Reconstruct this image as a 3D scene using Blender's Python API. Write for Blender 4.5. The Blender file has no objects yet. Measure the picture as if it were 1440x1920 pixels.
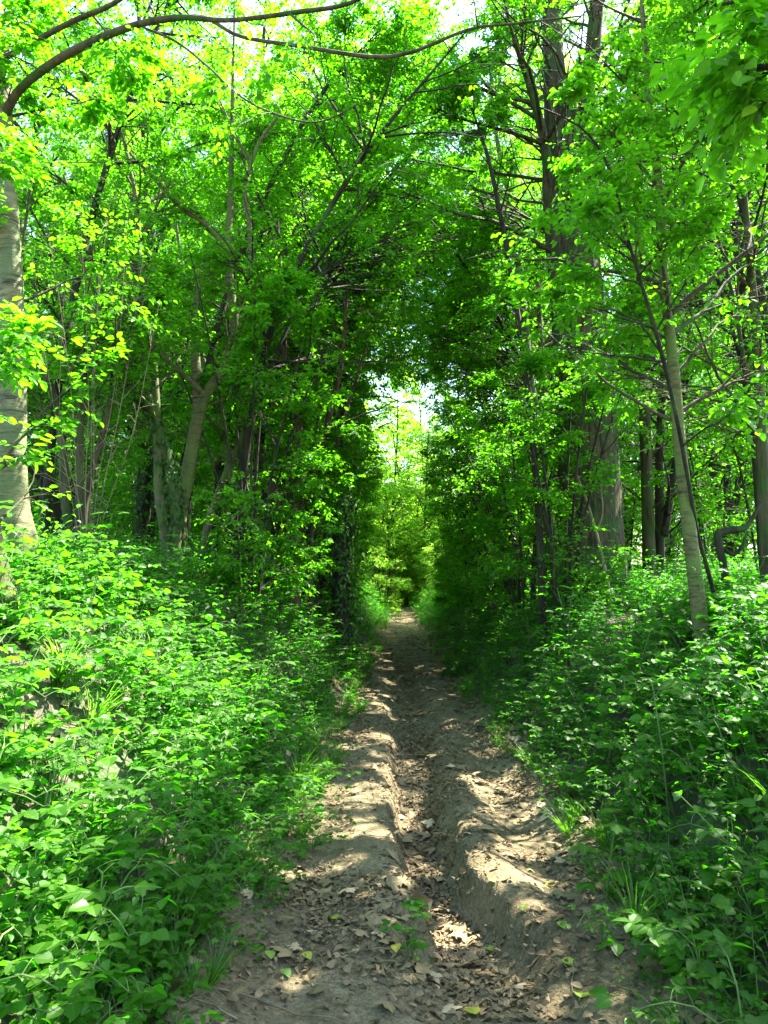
import bpy, math, random
import numpy as np
R = math.radians
scene = bpy.context.scene

# ------------------------------------------------------------------ camera, sky, sun
CAM_Z, F_PX, PITCH = 1.6, 1423.0, R(5.22)
cd = bpy.data.cameras.new('camera')
cam = bpy.data.objects.new('camera', cd)
scene.collection.objects.link(cam)
cam.location = (0, 0, CAM_Z)
cam.rotation_euler = (R(90) + PITCH, 0, 0)
cd.sensor_fit = 'VERTICAL'
cd.sensor_height = 24.0
cd.lens = 24.0 * F_PX / 1920.0
cd.clip_start = 0.05
cd.clip_end = 800
scene.camera = cam

SUN_EL, SUN_AZ = R(56), R(52)          # azimuth measured from +Y (ahead) towards +X (right)
SUN = np.array([math.sin(SUN_AZ) * math.cos(SUN_EL), math.cos(SUN_AZ) * math.cos(SUN_EL), math.sin(SUN_EL)])
world = bpy.data.worlds.new('World')
scene.world = world
world.use_nodes = True
wn = world.node_tree.nodes
sky = wn.new('ShaderNodeTexSky')
sky.sky_type = 'NISHITA'
sky.sun_disc = False
sky.sun_elevation = SUN_EL
sky.sun_rotation = SUN_AZ
world.node_tree.links.new(sky.outputs[0], wn['Background'].inputs[0])
wn['Background'].inputs[1].default_value = 0.105
sl = bpy.data.lights.new('sun', 'SUN')
sl.energy = 5.0
sl.angle = R(0.5)
sl.color = (1.0, 0.95, 0.86)
so = bpy.data.objects.new('sun', sl)
scene.collection.objects.link(so)
so.location = (20, 15, 40)
so.rotation_euler = (math.pi / 2 - SUN_EL, 0, math.pi - SUN_AZ)
scene.view_settings.view_transform = 'Standard'
scene.view_settings.look = 'None'
scene.view_settings.exposure = 3.3
scene.view_settings.gamma = 1.0
scene.cycles.max_bounces = 10
scene.cycles.diffuse_bounces = 6
scene.cycles.transmission_bounces = 8
scene.cycles.sample_clamp_indirect = 6.0

rng = np.random.default_rng(7)
UP = np.array([0, 0, 1.0])

# ------------------------------------------------------------------ small maths helpers
def at(px, py, Y):
    """World point seen at photo pixel (px,py) at distance Y ahead of the camera."""
    x, y = (px - 720) / F_PX, -(py - 960) / F_PX
    d = np.array([x, math.cos(PITCH) - y * math.sin(PITCH), math.sin(PITCH) + y * math.cos(PITCH)])
    return np.array([0, 0, CAM_Z]) + d * (Y / d[1])

def on_ground(px, py, z=0.0):
    x, y = (px - 720) / F_PX, -(py - 960) / F_PX
    d = np.array([x, math.cos(PITCH) - y * math.sin(PITCH), math.sin(PITCH) + y * math.cos(PITCH)])
    return np.array([0, 0, CAM_Z]) + d * ((z - CAM_Z) / d[2])

def nrm(v):
    return v / np.maximum(np.linalg.norm(v, axis=-1, keepdims=True), 1e-9)

def sstep(a, b, x):
    t = np.clip((x - a) / (b - a), 0, 1)
    return t * t * (3 - 2 * t)

def _hash(i, j, s):
    n = (i * 374761393 + j * 668265263 + s * 974711) & 0xffffffff
    n = ((n ^ (n >> 13)) * 1274126177) & 0xffffffff
    return ((n ^ (n >> 16)) & 0xffff) / 65535.0

def vnoise(x, y, s=0):
    xi, yi = np.floor(x).astype(np.int64), np.floor(y).astype(np.int64)
    fx, fy = x - xi, y - yi
    fx, fy = fx * fx * (3 - 2 * fx), fy * fy * (3 - 2 * fy)
    a = _hash(xi, yi, s) * (1 - fx) + _hash(xi + 1, yi, s) * fx
    b = _hash(xi, yi + 1, s) * (1 - fx) + _hash(xi + 1, yi + 1, s) * fx
    return a * (1 - fy) + b * fy

def fnoise(x, y, s=0):
    return 0.6 * vnoise(x, y, s) + 0.28 * vnoise(x * 2.1, y * 2.1, s + 5) + 0.12 * vnoise(x * 4.3, y * 4.3, s + 9)

# ------------------------------------------------------------------ lie of the land
def path_c(y):
    y = np.asarray(y, float)
    return 0.2 + 0.016 * y

def ground_h(x, y):
    u = x - path_c(y)
    n = fnoise(x * 0.9 + 31, y * 0.9, 3) - 0.5
    n2 = fnoise(x * 0.25, y * 0.25, 4) - 0.5
    wl = 0.86 + 0.12 * (vnoise(y * 0.7, y * 0 + 2.2, 8) - 0.5) * 2
    wr = 0.80 + 0.12 * (vnoise(y * 0.7, y * 0 + 7.7, 9) - 0.5) * 2
    sL, sR = -u - wl, u - wr
    fade = 1 - 0.55 * sstep(20, 34, y)
    wd = np.interp(y, [3, 6, 10, 14], [2.4, 2.2, 1.45, 1.3])
    hl = 1.6 * fade * sstep(-0.25, wd, sL) + 0.10 * np.maximum(sL - 1.6, 0)
    hr = 1.30 * fade * sstep(-0.25, wd, sR) + 0.09 * np.maximum(sR - 1.6, 0)
    hl, hr = np.minimum(hl, 4.5), np.minimum(hr, 4.5)
    h = np.where(u < 0, hl, hr)
    side = np.where(u < 0, sL, sR)
    h = h + n * 0.22 * sstep(0.0, 1.0, side) + n2 * 0.6 * sstep(1.5, 6, side)
    return h - 0.06 - 0.40 * (1 - sstep(-0.34, -0.05, side))

GY = [0.0, 2.9, 3.3, 3.73, 4.46, 5.5, 7.3, 11.4, 16, 24, 60]
GX = [0.45, 0.44, 0.41, 0.36, 0.28, 0.30, 0.33, 0.33, 0.42, 0.55, 1.1]
GW = [0.30, 0.30, 0.27, 0.23, 0.18, 0.17, 0.21, 0.24, 0.25, 0.2, 0.2]
GD = [0.00, 0.02, 0.09, 0.18, 0.22, 0.18, 0.12, 0.06, 0.02, 0.0, 0.0]
def path_h(x, y):
    u = x - path_c(y)
    gx = np.interp(y, GY, GX) + 0.16 * (vnoise(y * 1.3, y * 0, 21) - 0.5) * np.clip((y - 3) / 3, .2, 1)
    gw = np.interp(y, GY, GW) * (0.8 + 0.4 * vnoise(y * 2.3, y * 0 + 3, 22))
    gd = np.interp(y, GY, GD)
    wob = 0.5 * (vnoise(x * 6, y * 6, 23) - 0.5)
    du = np.abs(x - gx) / gw + wob
    h = -gd * (1 - sstep(0.65, 1.3, du))
    h = h + 0.06 * np.exp(-((x - gx - gw * 1.9) / 0.16) ** 2) * np.clip(gd / 0.15, 0, 1)
    h = h + 0.05 * np.exp(-((x - gx + gw * 2.2) / 0.2) ** 2) * np.clip(gd / 0.15, 0, 1)
    h = h + 0.045 * (fnoise(x * 2.2, y * 2.2, 24) - 0.5) + 0.022 * (fnoise(x * 9, y * 9, 25) - 0.5)
    h = h + 0.02 + 0.10 * sstep(0.55, 1.05, np.abs(u)) - 0.25 * sstep(0.98, 1.2, np.abs(u))
    return h

def surface_h(x, y):
    u = np.abs(x - path_c(y))
    return np.where(u < 1.15, np.maximum(path_h(x, y), ground_h(x, y)), ground_h(x, y))

# ------------------------------------------------------------------ where the canopy lets the sun through
def sun_q(p, zref=0.5):
    k = (p[..., 2] - zref) / SUN[2]
    return p[..., :2] - SUN[:2] * k[..., None]

TILE = 3.0                     # the gaps repeat over this many metres, so neighbouring crowns let the same shafts through
def pnoise(x, y, cells, s):
    f = cells / TILE
    x, y = x * f, y * f
    xi, yi = np.floor(x).astype(np.int64), np.floor(y).astype(np.int64)
    fx, fy = x - xi, y - yi
    fx, fy = fx * fx * (3 - 2 * fx), fy * fy * (3 - 2 * fy)
    h = lambda i, j: _hash(i % cells, j % cells, s)
    return (h(xi, yi) * (1 - fx) + h(xi + 1, yi) * fx) * (1 - fy) + (h(xi, yi + 1) * (1 - fx) + h(xi + 1, yi + 1) * fx) * fy
def gap_noise(q):
    return 0.22 * pnoise(q[:, 0], q[:, 1], 4, 52) + 0.40 * pnoise(q[:, 0], q[:, 1], 11, 51) + 0.38 * pnoise(q[:, 0], q[:, 1], 23, 53)

PATCH = []
def patch_px(px, py, a, b, z=0.0, s=1.0):
    g = on_ground(px, py, z)
    q = sun_q(g)
    PATCH.append((q[0], q[1], a, b, s))
for px, py, a, b in [(690, 1510, .24, .17), (620, 1500, .16, .1), (770, 1470, .12, .2), (630, 1637, .10, .07), (915, 1650, .13, .17),
                     (860, 1695, .15, .10), (985, 1672, .12, .06), (1045, 1868, .06, .05), (960, 1855, .05, .05),
                     (555, 1848, .05, .05), (525, 1858, .05, .04), (540, 1572, .10, .08), (780, 1430, .16, .25),
                     (700, 1400, .3, .25), (930, 1420, .16, .18), (690, 1330, .35, .5), (800, 1320, .2, .4), (760, 1250, .5, .7), (745, 1182, 1.2, 2.2), (750, 1150, 1.5, 6), (700, 1300, .2, .3), (850, 1370, .2, .2), (660, 1450, .2, .12), (800, 1560, .1, .15), (880, 1480, .12, .1), (760, 1360, .15, .2), (860, 1290, .2, .3),
                     (940, 1490, .1, .1), (950, 1580, .1, .08), (740, 1660, .08, .12), (985, 1730, .07, .05)]:
    patch_px(px, py, a, b)
for px, py, z, a, b in [(430, 1230, .9, .55, 1.0), (300, 1180, 1.3, .6, 1.0), (560, 1280, .5, .4, .8), (150, 1200, 1.2, .35, .5),
                        (60, 1750, .6, .25, .25), (520, 1160, 1.2, .5, .8), (330, 1000, 1.8, .4, .6), (1000, 1450, .4, .2, .2), (1180, 1680, .5, .2, .2),
                        (180, 930, 2.0, .9, 1.2), (1050, 1340, .6, .3, .5)]:
    patch_px(px, py, a, b, z, 0.8)
PATCH = np.array(PATCH)

def openness(q):
    x, y = q[:, 0], q[:, 1]
    u = x - path_c(y)
    near = np.exp(-(np.maximum(np.abs(u) - 1.2, 0) / 1.4) ** 2) * (1 - sstep(8, 14, y)) * sstep(-3, 0, y)
    o = 0.50 - 0.11 * near - 0.14 * near * (1 - sstep(2.6, 4.2, y)) + 0.36 * sstep(22, 25, y)
    o = o + .13 * sstep(1.1, 1.6, u) * (y < 12) - .18 * sstep(.9, 1.3, -u) * (1 - sstep(3.5, 5.5, y))
    for (a, b, ra, rb, s) in PATCH:
        d = ((x - a) / ra) ** 2 + ((y - b) / rb) ** 2
        o = np.where(d < 6, o + .6 * s * np.exp(-d * 0.6), o)
    return o

def in_tunnel(p):
    u = p[:, 0] - path_c(p[:, 1])
    y, z = p[:, 1], p[:, 2]
    zt = np.clip(1.5 + 0.22 * y, 2.4, 7.2)
    w = np.interp(y, [-2, 3, 9, 12, 26, 60], [2.0, 1.75, 1.0, 0.72, 0.85, 1.5])
    r = (u / w) ** 2 + (np.maximum(z, 0) / zt) ** 2
    return r < 0.8 + 0.45 * vnoise(u * 3 + y, z * 3, 41)

def keep_fn(p, shafts=True):
    k = ~in_tunnel(p)
    dist = np.sqrt(p[:, 0] ** 2 + p[:, 1] ** 2 + (p[:, 2] - CAM_Z) ** 2)
    k &= dist > 1.7
    q = sun_q(p)
    # only the part of the wood that can be seen from about the path, and what shades the near path
    uq = q[:, 0] - path_c(q[:, 1])
    shade = (np.abs(uq) < 2.2) & (q[:, 1] > -1) & (q[:, 1] < 9.5)
    k &= shade | ((p[:, 2] < 2.2 + .83 * np.maximum(p[:, 1], 0)) & (np.abs(p[:, 0]) < 1.6 + .55 * np.maximum(p[:, 1], 0)))
    if shafts:
        k &= gap_noise(q) > openness(q)
    return k

def keep_bough(p, shafts=True):
    dist = np.sqrt(p[:, 0] ** 2 + p[:, 1] ** 2 + (p[:, 2] - CAM_Z) ** 2)
    return ~in_tunnel(p) & (dist > 1.6) & (p[:, 2] > 2.55 + .25 * p[:, 1])

def keep_wall(p, shafts=True):
    k = ~in_tunnel(p)
    return k & (gap_noise(sun_q(p)) > .42) if shafts else k

def keep_local(p, shafts=True):
    if not shafts:
        return np.ones(len(p), bool)
    return gap_noise(sun_q(p)) > 0.49

# ------------------------------------------------------------------ mesh building
class Geo:
    def __init__(self):
        self.V, self.A, self.F, self.M, self.n = [], [], [], [], 0
    def add(self, V, faces, attr=None, mat=0):
        """V (n,3); faces = list of (m,k) index arrays; attr (n,3)"""
        V = np.asarray(V, float).reshape(-1, 3)
        if attr is None:
            attr = np.zeros((len(V), 3))
        for f in faces:
            f = np.asarray(f, np.int64)
            if len(f):
                self.F.append(f + self.n)
                self.M.append(np.full(len(f), mat, np.int32))
        self.V.append(V); self.A.append(attr); self.n += len(V)
    def arrays(self):
        return np.concatenate(self.V), np.concatenate(self.A)
    def mesh(self, name, mats, offset=(0, 0, 0), smooth=True):
        V, A = self.arrays()
        V = V - np.asarray(offset)
        me = bpy.data.meshes.new(name)
        me.vertices.add(len(V))
        me.vertices.foreach_set('co', V.astype(np.float32).ravel())
        li = np.concatenate([f.ravel() for f in self.F]).astype(np.int32)
        tot = np.concatenate([np.full(len(f), f.shape[1], np.int32) for f in self.F])
        st = np.concatenate([[0], np.cumsum(tot)[:-1]]).astype(np.int32)
        me.loops.add(len(li)); me.loops.foreach_set('vertex_index', li)
        me.polygons.add(len(tot)); me.polygons.foreach_set('loop_start', st); me.polygons.foreach_set('loop_total', tot)
        me.polygons.foreach_set('material_index', np.concatenate(self.M))
        me.polygons.foreach_set('use_smooth', np.full(len(tot), smooth))
        at_ = me.attributes.new('leaf', 'FLOAT_VECTOR', 'POINT')
        at_.data.foreach_set('vector', A.astype(np.float32).ravel())
        for m in mats:
            me.materials.append(m)
        me.update(calc_edges=True)
        return me

def link(name, me, parent=None):
    o = bpy.data.objects.new(name, me)
    scene.collection.objects.link(o)
    if parent is not None:
        o.parent = parent
    return o

def tag(o, label=None, cat=None, group=None, kind=None):
    for k, v in (('label', label), ('category', cat), ('group', group), ('kind', kind)):
        if v:
            o[k] = v
    return o

def empty(name, loc, label, cat, group=None):
    o = link(name, None)
    o.empty_display_size = 0.1
    o.location = loc
    return tag(o, label, cat, group)

def copy_tree(src, loc, rz=0.0, sc=1.0, label=None, cat=None, group=None):
    c = src.copy()
    scene.collection.objects.link(c)
    c.location = loc; c.rotation_euler = (0, 0, rz); c.scale = (sc, sc, sc)
    tag(c, label, cat, group)
    for ch in list(src.children):
        d = ch.copy(); scene.collection.objects.link(d); d.parent = c
        for g in list(ch.children):
            e = g.copy(); scene.collection.objects.link(e); e.parent = d
    return c

def tubes(pts, rad, S, twist=0.0):
    """pts (N,K,3), rad (N,K) -> verts, quads"""
    N, K, _ = pts.shape
    T = np.gradient(pts, axis=1)
    T = nrm(T)
    m = nrm(pts[:, -1] - pts[:, 0])
    ref = np.where(np.abs(m[:, 2:3]) > 0.7, np.array([[1.0, 0.1, 0]]), np.array([[0.05, 0.02, 1.0]]))[:, None, :]
    b1 = nrm(np.cross(T, ref)); b2 = np.cross(T, b1)
    a = np.arange(S) / S * 2 * math.pi
    V = pts[:, :, None] + rad[:, :, None, None] * (np.cos(a)[None, None, :, None] * b1[:, :, None] + np.sin(a)[None, None, :, None] * b2[:, :, None])
    n = np.arange(N)[:, None, None] * K * S
    k = np.arange(K - 1)[None, :, None] * S
    s = np.arange(S)[None, None, :]; s2 = (s + 1) % S
    q = np.stack([n + k + s, n + k + s2, n + k + S + s2, n + k + S + s], -1).reshape(-1, 4)
    return V.reshape(-1, 3), q

def resample(pts, rad, K):
    pts = np.asarray(pts, float); rad = np.asarray(rad, float)
    # Catmull-Rom through the given points
    P = np.concatenate([[2 * pts[0] - pts[1]], pts, [2 * pts[-1] - pts[-2]]])
    n = len(pts) - 1
    tt = np.linspace(0, n - 1e-6, K)
    i = tt.astype(int); f = (tt - i)[:, None]
    p0, p1, p2, p3 = P[i], P[i + 1], P[i + 2], P[i + 3]
    c = 0.5 * ((2 * p1) + (-p0 + p2) * f + (2 * p0 - 5 * p1 + 4 * p2 - p3) * f ** 2 + (-p0 + 3 * p1 - 3 * p2 + p3) * f ** 3)
    r = np.interp(tt, np.arange(n + 1), rad)
    return c, r

# leaf outlines: (x along, y across, z out of the blade) and (along, across) for the veins
def blade(n, w, fold=0.22, curve=0.18, peak=0.38, serr=0.0, tipw=0.0):
    """midrib + two edges, n stations"""
    t = np.linspace(0, 1, n)
    prof = np.sin(np.pi * t ** (math.log(0.5) / math.log(peak))) ** 0.85
    prof[0] = prof[-1] = 0
    if serr:
        prof = prof * (1 + serr * np.where(np.arange(n) % 2 == 0, -1, 1))
    y = w * prof
    z0 = -curve * t ** 2
    V = np.concatenate([np.stack([t, 0 * t, z0], 1), np.stack([t + .03, y, z0 + fold * y], 1), np.stack([t + .03, -y, z0 + fold * y], 1)])
    V[n, 0] = V[2 * n, 0] = 0; V[2 * n - 1, 0] = V[3 * n - 1, 0] = 1
    i = np.arange(n - 1)
    F = np.concatenate([np.stack([i, i + 1, n + i + 1, n + i], 1), np.stack([i, 2 * n + i, 2 * n + i + 1, i + 1], 1)])
    A = np.concatenate([np.stack([t, 0 * t], 1), np.stack([t, 0 * t + 1], 1), np.stack([t, 0 * t - 1], 1)])
    return V, [F], A

def leaf6(w=0.31, fold=0.2):
    V = np.array([[0, 0, 0], [.28, -w * .85, fold * w], [.65, -w * .8, fold * w - .03], [1, 0, -.10], [.65, w * .8, fold * w - .03], [.28, w * .85, fold * w]])
    F = np.array([[0, 3, 4, 5], [0, 1, 2, 3]])
    A = np.array([[0, 0], [.3, -1], [.65, -1], [1, 0], [.65, 1], [.3, 1]], float)
    return V, [F], A

def lobed(nl=5):
    """maple-like leaf, petiole end at origin, lobes fanned"""
    pts, c = [], np.array([0.28, 0])
    ang = [-130, -100, -72, -58, -46, -34, -20, 0, 20, 34, 46, 58, 72, 100, 130]
    rad = [.26, .38, .50, .42, .30, .54, .60, .74, .60, .54, .30, .42, .50, .38, .26]
    rad = [.28, .34, .56, .50, .28, .52, .50, .74, .50, .52, .28, .50, .56, .34, .28]
    ang = [-150, -105, -82, -66, -50, -26, -13, 0, 13, 26, 50, 66, 82, 105, 150]
    for a, r in zip(ang, rad):
        pts.append([c[0] + r * math.cos(R(a)), r * math.sin(R(a)), -0.10 * r * r - 0.05 * (abs(a) > 60)])
    V = np.array([[c[0], 0, 0.03]] + pts)
    n = len(pts)
    F = np.array([[0, i, i + 1] for i in range(1, n)] + [[0, n, 1]])
    A = np.stack([V[:, 0], V[:, 1] * 1.4], 1)
    return V, [F], A

LEAF_LO = leaf6()
LEAF_MID = blade(5, 0.30, 0.22, 0.16)
LEAF_HI = blade(11, 0.41, 0.20, 0.18, 0.36, 0.07)
LEAF_NET = blade(11, 0.36, 0.18, 0.30, 0.30, 0.12)
LEAF_ROUND = blade(7, 0.40, 0.15, 0.12, 0.45)
LOBED = lobed()
LOBED_LO = (LOBED[0], LOBED[1], LOBED[2])

def put_leaves(geo, tpl, P, U, Nn, size, tint, mat=0):
    V0, F0, A0 = tpl
    U = nrm(U); W = nrm(np.cross(Nn, U)); Nn = np.cross(U, W)
    size = np.broadcast_to(np.asarray(size, float), (len(P),))
    V = P[:, None] + size[:, None, None] * (V0[None, :, 0:1] * U[:, None] + V0[None, :, 1:2] * W[:, None] + V0[None, :, 2:3] * Nn[:, None])
    k = len(V0)
    A = np.concatenate([np.broadcast_to(A0[None], (len(P), k, 2)), np.broadcast_to(np.asarray(tint)[:, None, None], (len(P), k, 1))], 2)
    off = np.arange(len(P))[:, None, None] * k
    geo.add(V.reshape(-1, 3), [(f[None] + off).reshape(-1, f.shape[1]) for f in F0], A.reshape(-1, 3), mat)

# ------------------------------------------------------------------ materials
def new_mat(name):
    m = bpy.data.materials.new(name); m.use_nodes = True
    nt = m.node_tree; nt.nodes.clear()
    out = nt.nodes.new('ShaderNodeOutputMaterial')
    return m, nt, out
def nd(nt, kind, **kw):
    n = nt.nodes.new(kind)
    for k, v in kw.items():
        if k.startswith('i_'):
            key = k[2:]; n.inputs[int(key) if key.isdigit() else key].default_value = v
        else:
            setattr(n, k, v)
    return n
def ramp(nt, stops):
    n = nt.nodes.new('ShaderNodeValToRGB')
    e = n.color_ramp.elements
    while len(e) < len(stops):
        e.new(0.5)
    for el, (p, c) in zip(e, stops):
        el.position = p; el.color = (*c, 1)
    return n
def mathn(nt, op, a, b=None, c=None):
    n = nt.nodes.new('ShaderNodeMath'); n.operation = op
    for i, v in enumerate((a, b, c)):
        if v is None: continue
        if isinstance(v, (int, float)): n.inputs[i].default_value = v
        else: nt.links.new(v, n.inputs[i])
    return n.outputs[0]

def leaf_mat(name, stops, trans, tfac=0.6, rough=0.42, vein=0.25, spec=0.5):
    m, nt, out = new_mat(name)
    L = nt.links.new
    a = nd(nt, 'ShaderNodeAttribute', attribute_name='leaf')
    sp = nd(nt, 'ShaderNodeSeparateXYZ'); L(a.outputs['Vector'], sp.inputs[0])
    cr = ramp(nt, stops); L(sp.outputs[2], cr.inputs[0])
    ct = ramp(nt, trans); L(sp.outputs[2], ct.inputs[0])
    ay = mathn(nt, 'ABSOLUTE', sp.outputs[1])
    mid = mathn(nt, 'LESS_THAN', ay, 0.07)
    ph = mathn(nt, 'SUBTRACT', mathn(nt, 'MULTIPLY', sp.outputs[0], 8.0), mathn(nt, 'MULTIPLY', ay, 2.2))
    sv = mathn(nt, 'LESS_THAN', mathn(nt, 'ABSOLUTE', mathn(nt, 'SUBTRACT', mathn(nt, 'FRACT', ph), 0.5)), 0.09)
    v = mathn(nt, 'MAXIMUM', mid, mathn(nt, 'MULTIPLY', sv, 0.55))
    v = mathn(nt, 'MULTIPLY', v, vein)
    tex = nd(nt, 'ShaderNodeTexCoord')
    no = nd(nt, 'ShaderNodeTexNoise', i_Scale=28.0, i_Detail=3.0); L(tex.outputs['Object'], no.inputs['Vector'])
    hs = nd(nt, 'ShaderNodeHueSaturation'); L(cr.outputs[0], hs.inputs['Color'])
    L(mathn(nt, 'ADD', mathn(nt, 'MULTIPLY', no.outputs[0], 0.5), 0.75), hs.inputs['Value'])
    mx = nd(nt, 'ShaderNodeMix', data_type='RGBA'); L(v, mx.inputs[0]); L(hs.outputs[0], mx.inputs[6]); mx.inputs[7].default_value = (0.22, 0.36, 0.10, 1)
    bs = nd(nt, 'ShaderNodeBsdfPrincipled'); L(mx.outputs[2], bs.inputs['Base Color'])
    bs.inputs['Roughness'].default_value = rough
    bs.inputs['Specular IOR Level'].default_value = spec
    bp = nd(nt, 'ShaderNodeBump', i_Strength=0.35, i_Distance=0.004)
    L(mathn(nt, 'SUBTRACT', mathn(nt, 'MULTIPLY', no.outputs[0], 0.6), mathn(nt, 'MULTIPLY', v, 1.5)), bp.inputs['Height'])
    L(bp.outputs[0], bs.inputs['Normal'])
    tr = nd(nt, 'ShaderNodeBsdfTranslucent'); L(ct.outputs[0], tr.inputs[0])
    ms = nd(nt, 'ShaderNodeMixShader'); ms.inputs[0].default_value = tfac
    L(bs.outputs[0], ms.inputs[1]); L(tr.outputs[0], ms.inputs[2]); L(ms.outputs[0], out.inputs[0])
    return m

G = lambda r, g, b: (r, g, b)
M = {}
M['leaf_tree'] = leaf_mat('tree leaves', [(0, G(.028, .095, .003)), (.5, G(.040, .140, .004)), (.85, G(.09, .18, .006)), (1, G(.16, .20, .02))],
                          [(0, G(.10, .42, .004)), (.5, G(.15, .54, .004)), (.85, G(.16, .57, .006)), (1, G(.46, .58, .02))], spec=.28, rough=.45)
M['leaf_near'] = leaf_mat('near leaves', [(0, G(.026, .095, .004)), (.5, G(.044, .135, .003)), (.9, G(.06, .17, .007)), (1, G(.18, .21, .02))],
                          [(0, G(.06, .36, .004)), (.5, G(.095, .47, .004)), (.9, G(.09, .50, .006)), (1, G(.4, .5, .03))], rough=.45, spec=.3)
M['leaf_far'] = leaf_mat('far sunlit leaves', [(0, G(.05, .13, .008)), (.5, G(.085, .18, .015)), (.85, G(.13, .21, .03)), (1, G(.2, .22, .05))],
                         [(0, G(.24, .56, .02)), (.5, G(.36, .68, .04)), (.85, G(.46, .70, .06)), (1, G(.55, .62, .08))], rough=.5, tfac=.75)  # paler, more translucent greens; sunlight on the far foliage put into the colour
M['leaf_ivy'] = leaf_mat('ivy leaves', [(0, G(.014, .055, .004)), (1, G(.035, .10, .008))], [(0, G(.03, .16, .01)), (1, G(.06, .22, .01))], tfac=.25, rough=.5, spec=.2)
M['grass'] = leaf_mat('grass blades', [(0, G(.03, .10, .012)), (1, G(.08, .16, .02))], [(0, G(.08, .32, .01)), (1, G(.2, .42, .02))], vein=0.0)
M['leaf_dry'] = leaf_mat('dry leaves', [(0, G(.07, .048, .022)), (.4, G(.15, .105, .05)), (.75, G(.24, .165, .08)), (1, G(.42, .30, .17))],
                         [(0, G(.06, .03, .01)), (1, G(.22, .13, .05))], tfac=.12, rough=.7, vein=.15, spec=.25)
M['leaf_fallen'] = leaf_mat('fallen leaves', [(0, G(.10, .20, .02)), (.6, G(.22, .27, .02)), (1, G(.34, .28, .03))],
                            [(0, G(.2, .4, .02)), (1, G(.5, .45, .03))], tfac=.2, rough=.5)

def bark_mat(name, c1, c2, moss=0.0, mosscol=(.035, .075, .012), furrow=14.0, bump=0.6, bands=False, rough=.85):
    m, nt, out = new_mat(name); L = nt.links.new
    tc = nd(nt, 'ShaderNodeTexCoord')
    mp = nd(nt, 'ShaderNodeMapping'); L(tc.outputs['Object'], mp.inputs[0])
    mp.inputs['Scale'].default_value = (1, 1, 3.2) if bands else (1, 1, .16)
    n1 = nd(nt, 'ShaderNodeTexNoise', i_Scale=furrow, i_Detail=7.0, i_Roughness=.65); L(mp.outputs[0], n1.inputs['Vector'])
    n2 = nd(nt, 'ShaderNodeTexNoise', i_Scale=3.0, i_Detail=5.0); L(tc.outputs['Object'], n2.inputs['Vector'])
    r1 = ramp(nt, [(.36, c1), (.62, c2)]); L(n1.outputs[0], r1.inputs[0])
    col = r1.outputs[0]
    h = n1.outputs[0]
    if bands:
        mb = nd(nt, 'ShaderNodeMapping'); L(tc.outputs['Object'], mb.inputs[0]); mb.inputs['Scale'].default_value = (.9, .9, 9)
        nb = nd(nt, 'ShaderNodeTexNoise', i_Scale=3.0, i_Detail=4.0); L(mb.outputs[0], nb.inputs['Vector'])
        rb = ramp(nt, [(.60, (0, 0, 0)), (.68, (1, 1, 1))]); L(nb.outputs[0], rb.inputs[0])
        mx = nd(nt, 'ShaderNodeMix', data_type='RGBA'); L(rb.outputs[0], mx.inputs[0]); L(col, mx.inputs[6]); mx.inputs[7].default_value = (.035, .03, .022, 1)
        col = mx.outputs[2]
        h = mathn(nt, 'SUBTRACT', h, rb.outputs[0])
    if moss:
        rm = ramp(nt, [(.62 - moss * .4, (0, 0, 0)), (.78 - moss * .4, (1, 1, 1))]); L(n2.outputs[0], rm.inputs[0])
        mx = nd(nt, 'ShaderNodeMix', data_type='RGBA'); L(rm.outputs[0], mx.inputs[0]); L(col, mx.inputs[6]); mx.inputs[7].default_value = (*mosscol, 1)
        col = mx.outputs[2]
    bs = nd(nt, 'ShaderNodeBsdfPrincipled'); L(col, bs.inputs['Base Color']); bs.inputs['Roughness'].default_value = rough
    bs.inputs['Specular IOR Level'].default_value = .25
    bp = nd(nt, 'ShaderNodeBump', i_Strength=bump, i_Distance=.06); L(h, bp.inputs['Height']); L(bp.outputs[0], bs.inputs['Normal'])
    L(bs.outputs[0], out.inputs[0])
    return m
M['bark_pale'] = bark_mat('pale banded bark', (.075, .075, .028), (.20, .19, .09), moss=.35, mosscol=(.10, .13, .05), bands=True, bump=.4, furrow=9)
M['bark_brown'] = bark_mat('brown bark', (.026, .022, .009), (.095, .080, .036), moss=.35, bump=.9, furrow=13)
M['bark_big'] = bark_mat('grey brown bark', (.013, .011, .004), (.10, .082, .034), moss=.36, bump=1.0, furrow=20)
M['bark_mossy'] = bark_mat('mossy bark', (.045, .042, .018), (.14, .13, .06), moss=.5, mosscol=(.07, .11, .02), bump=.7)
M['bark_dark'] = bark_mat('dark bark', (.010, .009, .004), (.036, .031, .014), moss=.2, bump=.7)
M['bark_red'] = bark_mat('reddish bark', (.03, .018, .009), (.10, .062, .032), moss=.1, bump=.7)
M['bark_green'] = bark_mat('green grey bark', (.05, .052, .014), (.14, .135, .048), moss=.45, mosscol=(.10, .14, .03), bump=.4, bands=True)
M['twig_dead'] = bark_mat('pale dead twig', (.09, .075, .04), (.22, .18, .10), bump=.3)
M['stem_green'] = bark_mat('green stem', (.04, .10, .015), (.10, .16, .04), bump=.2)

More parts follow.
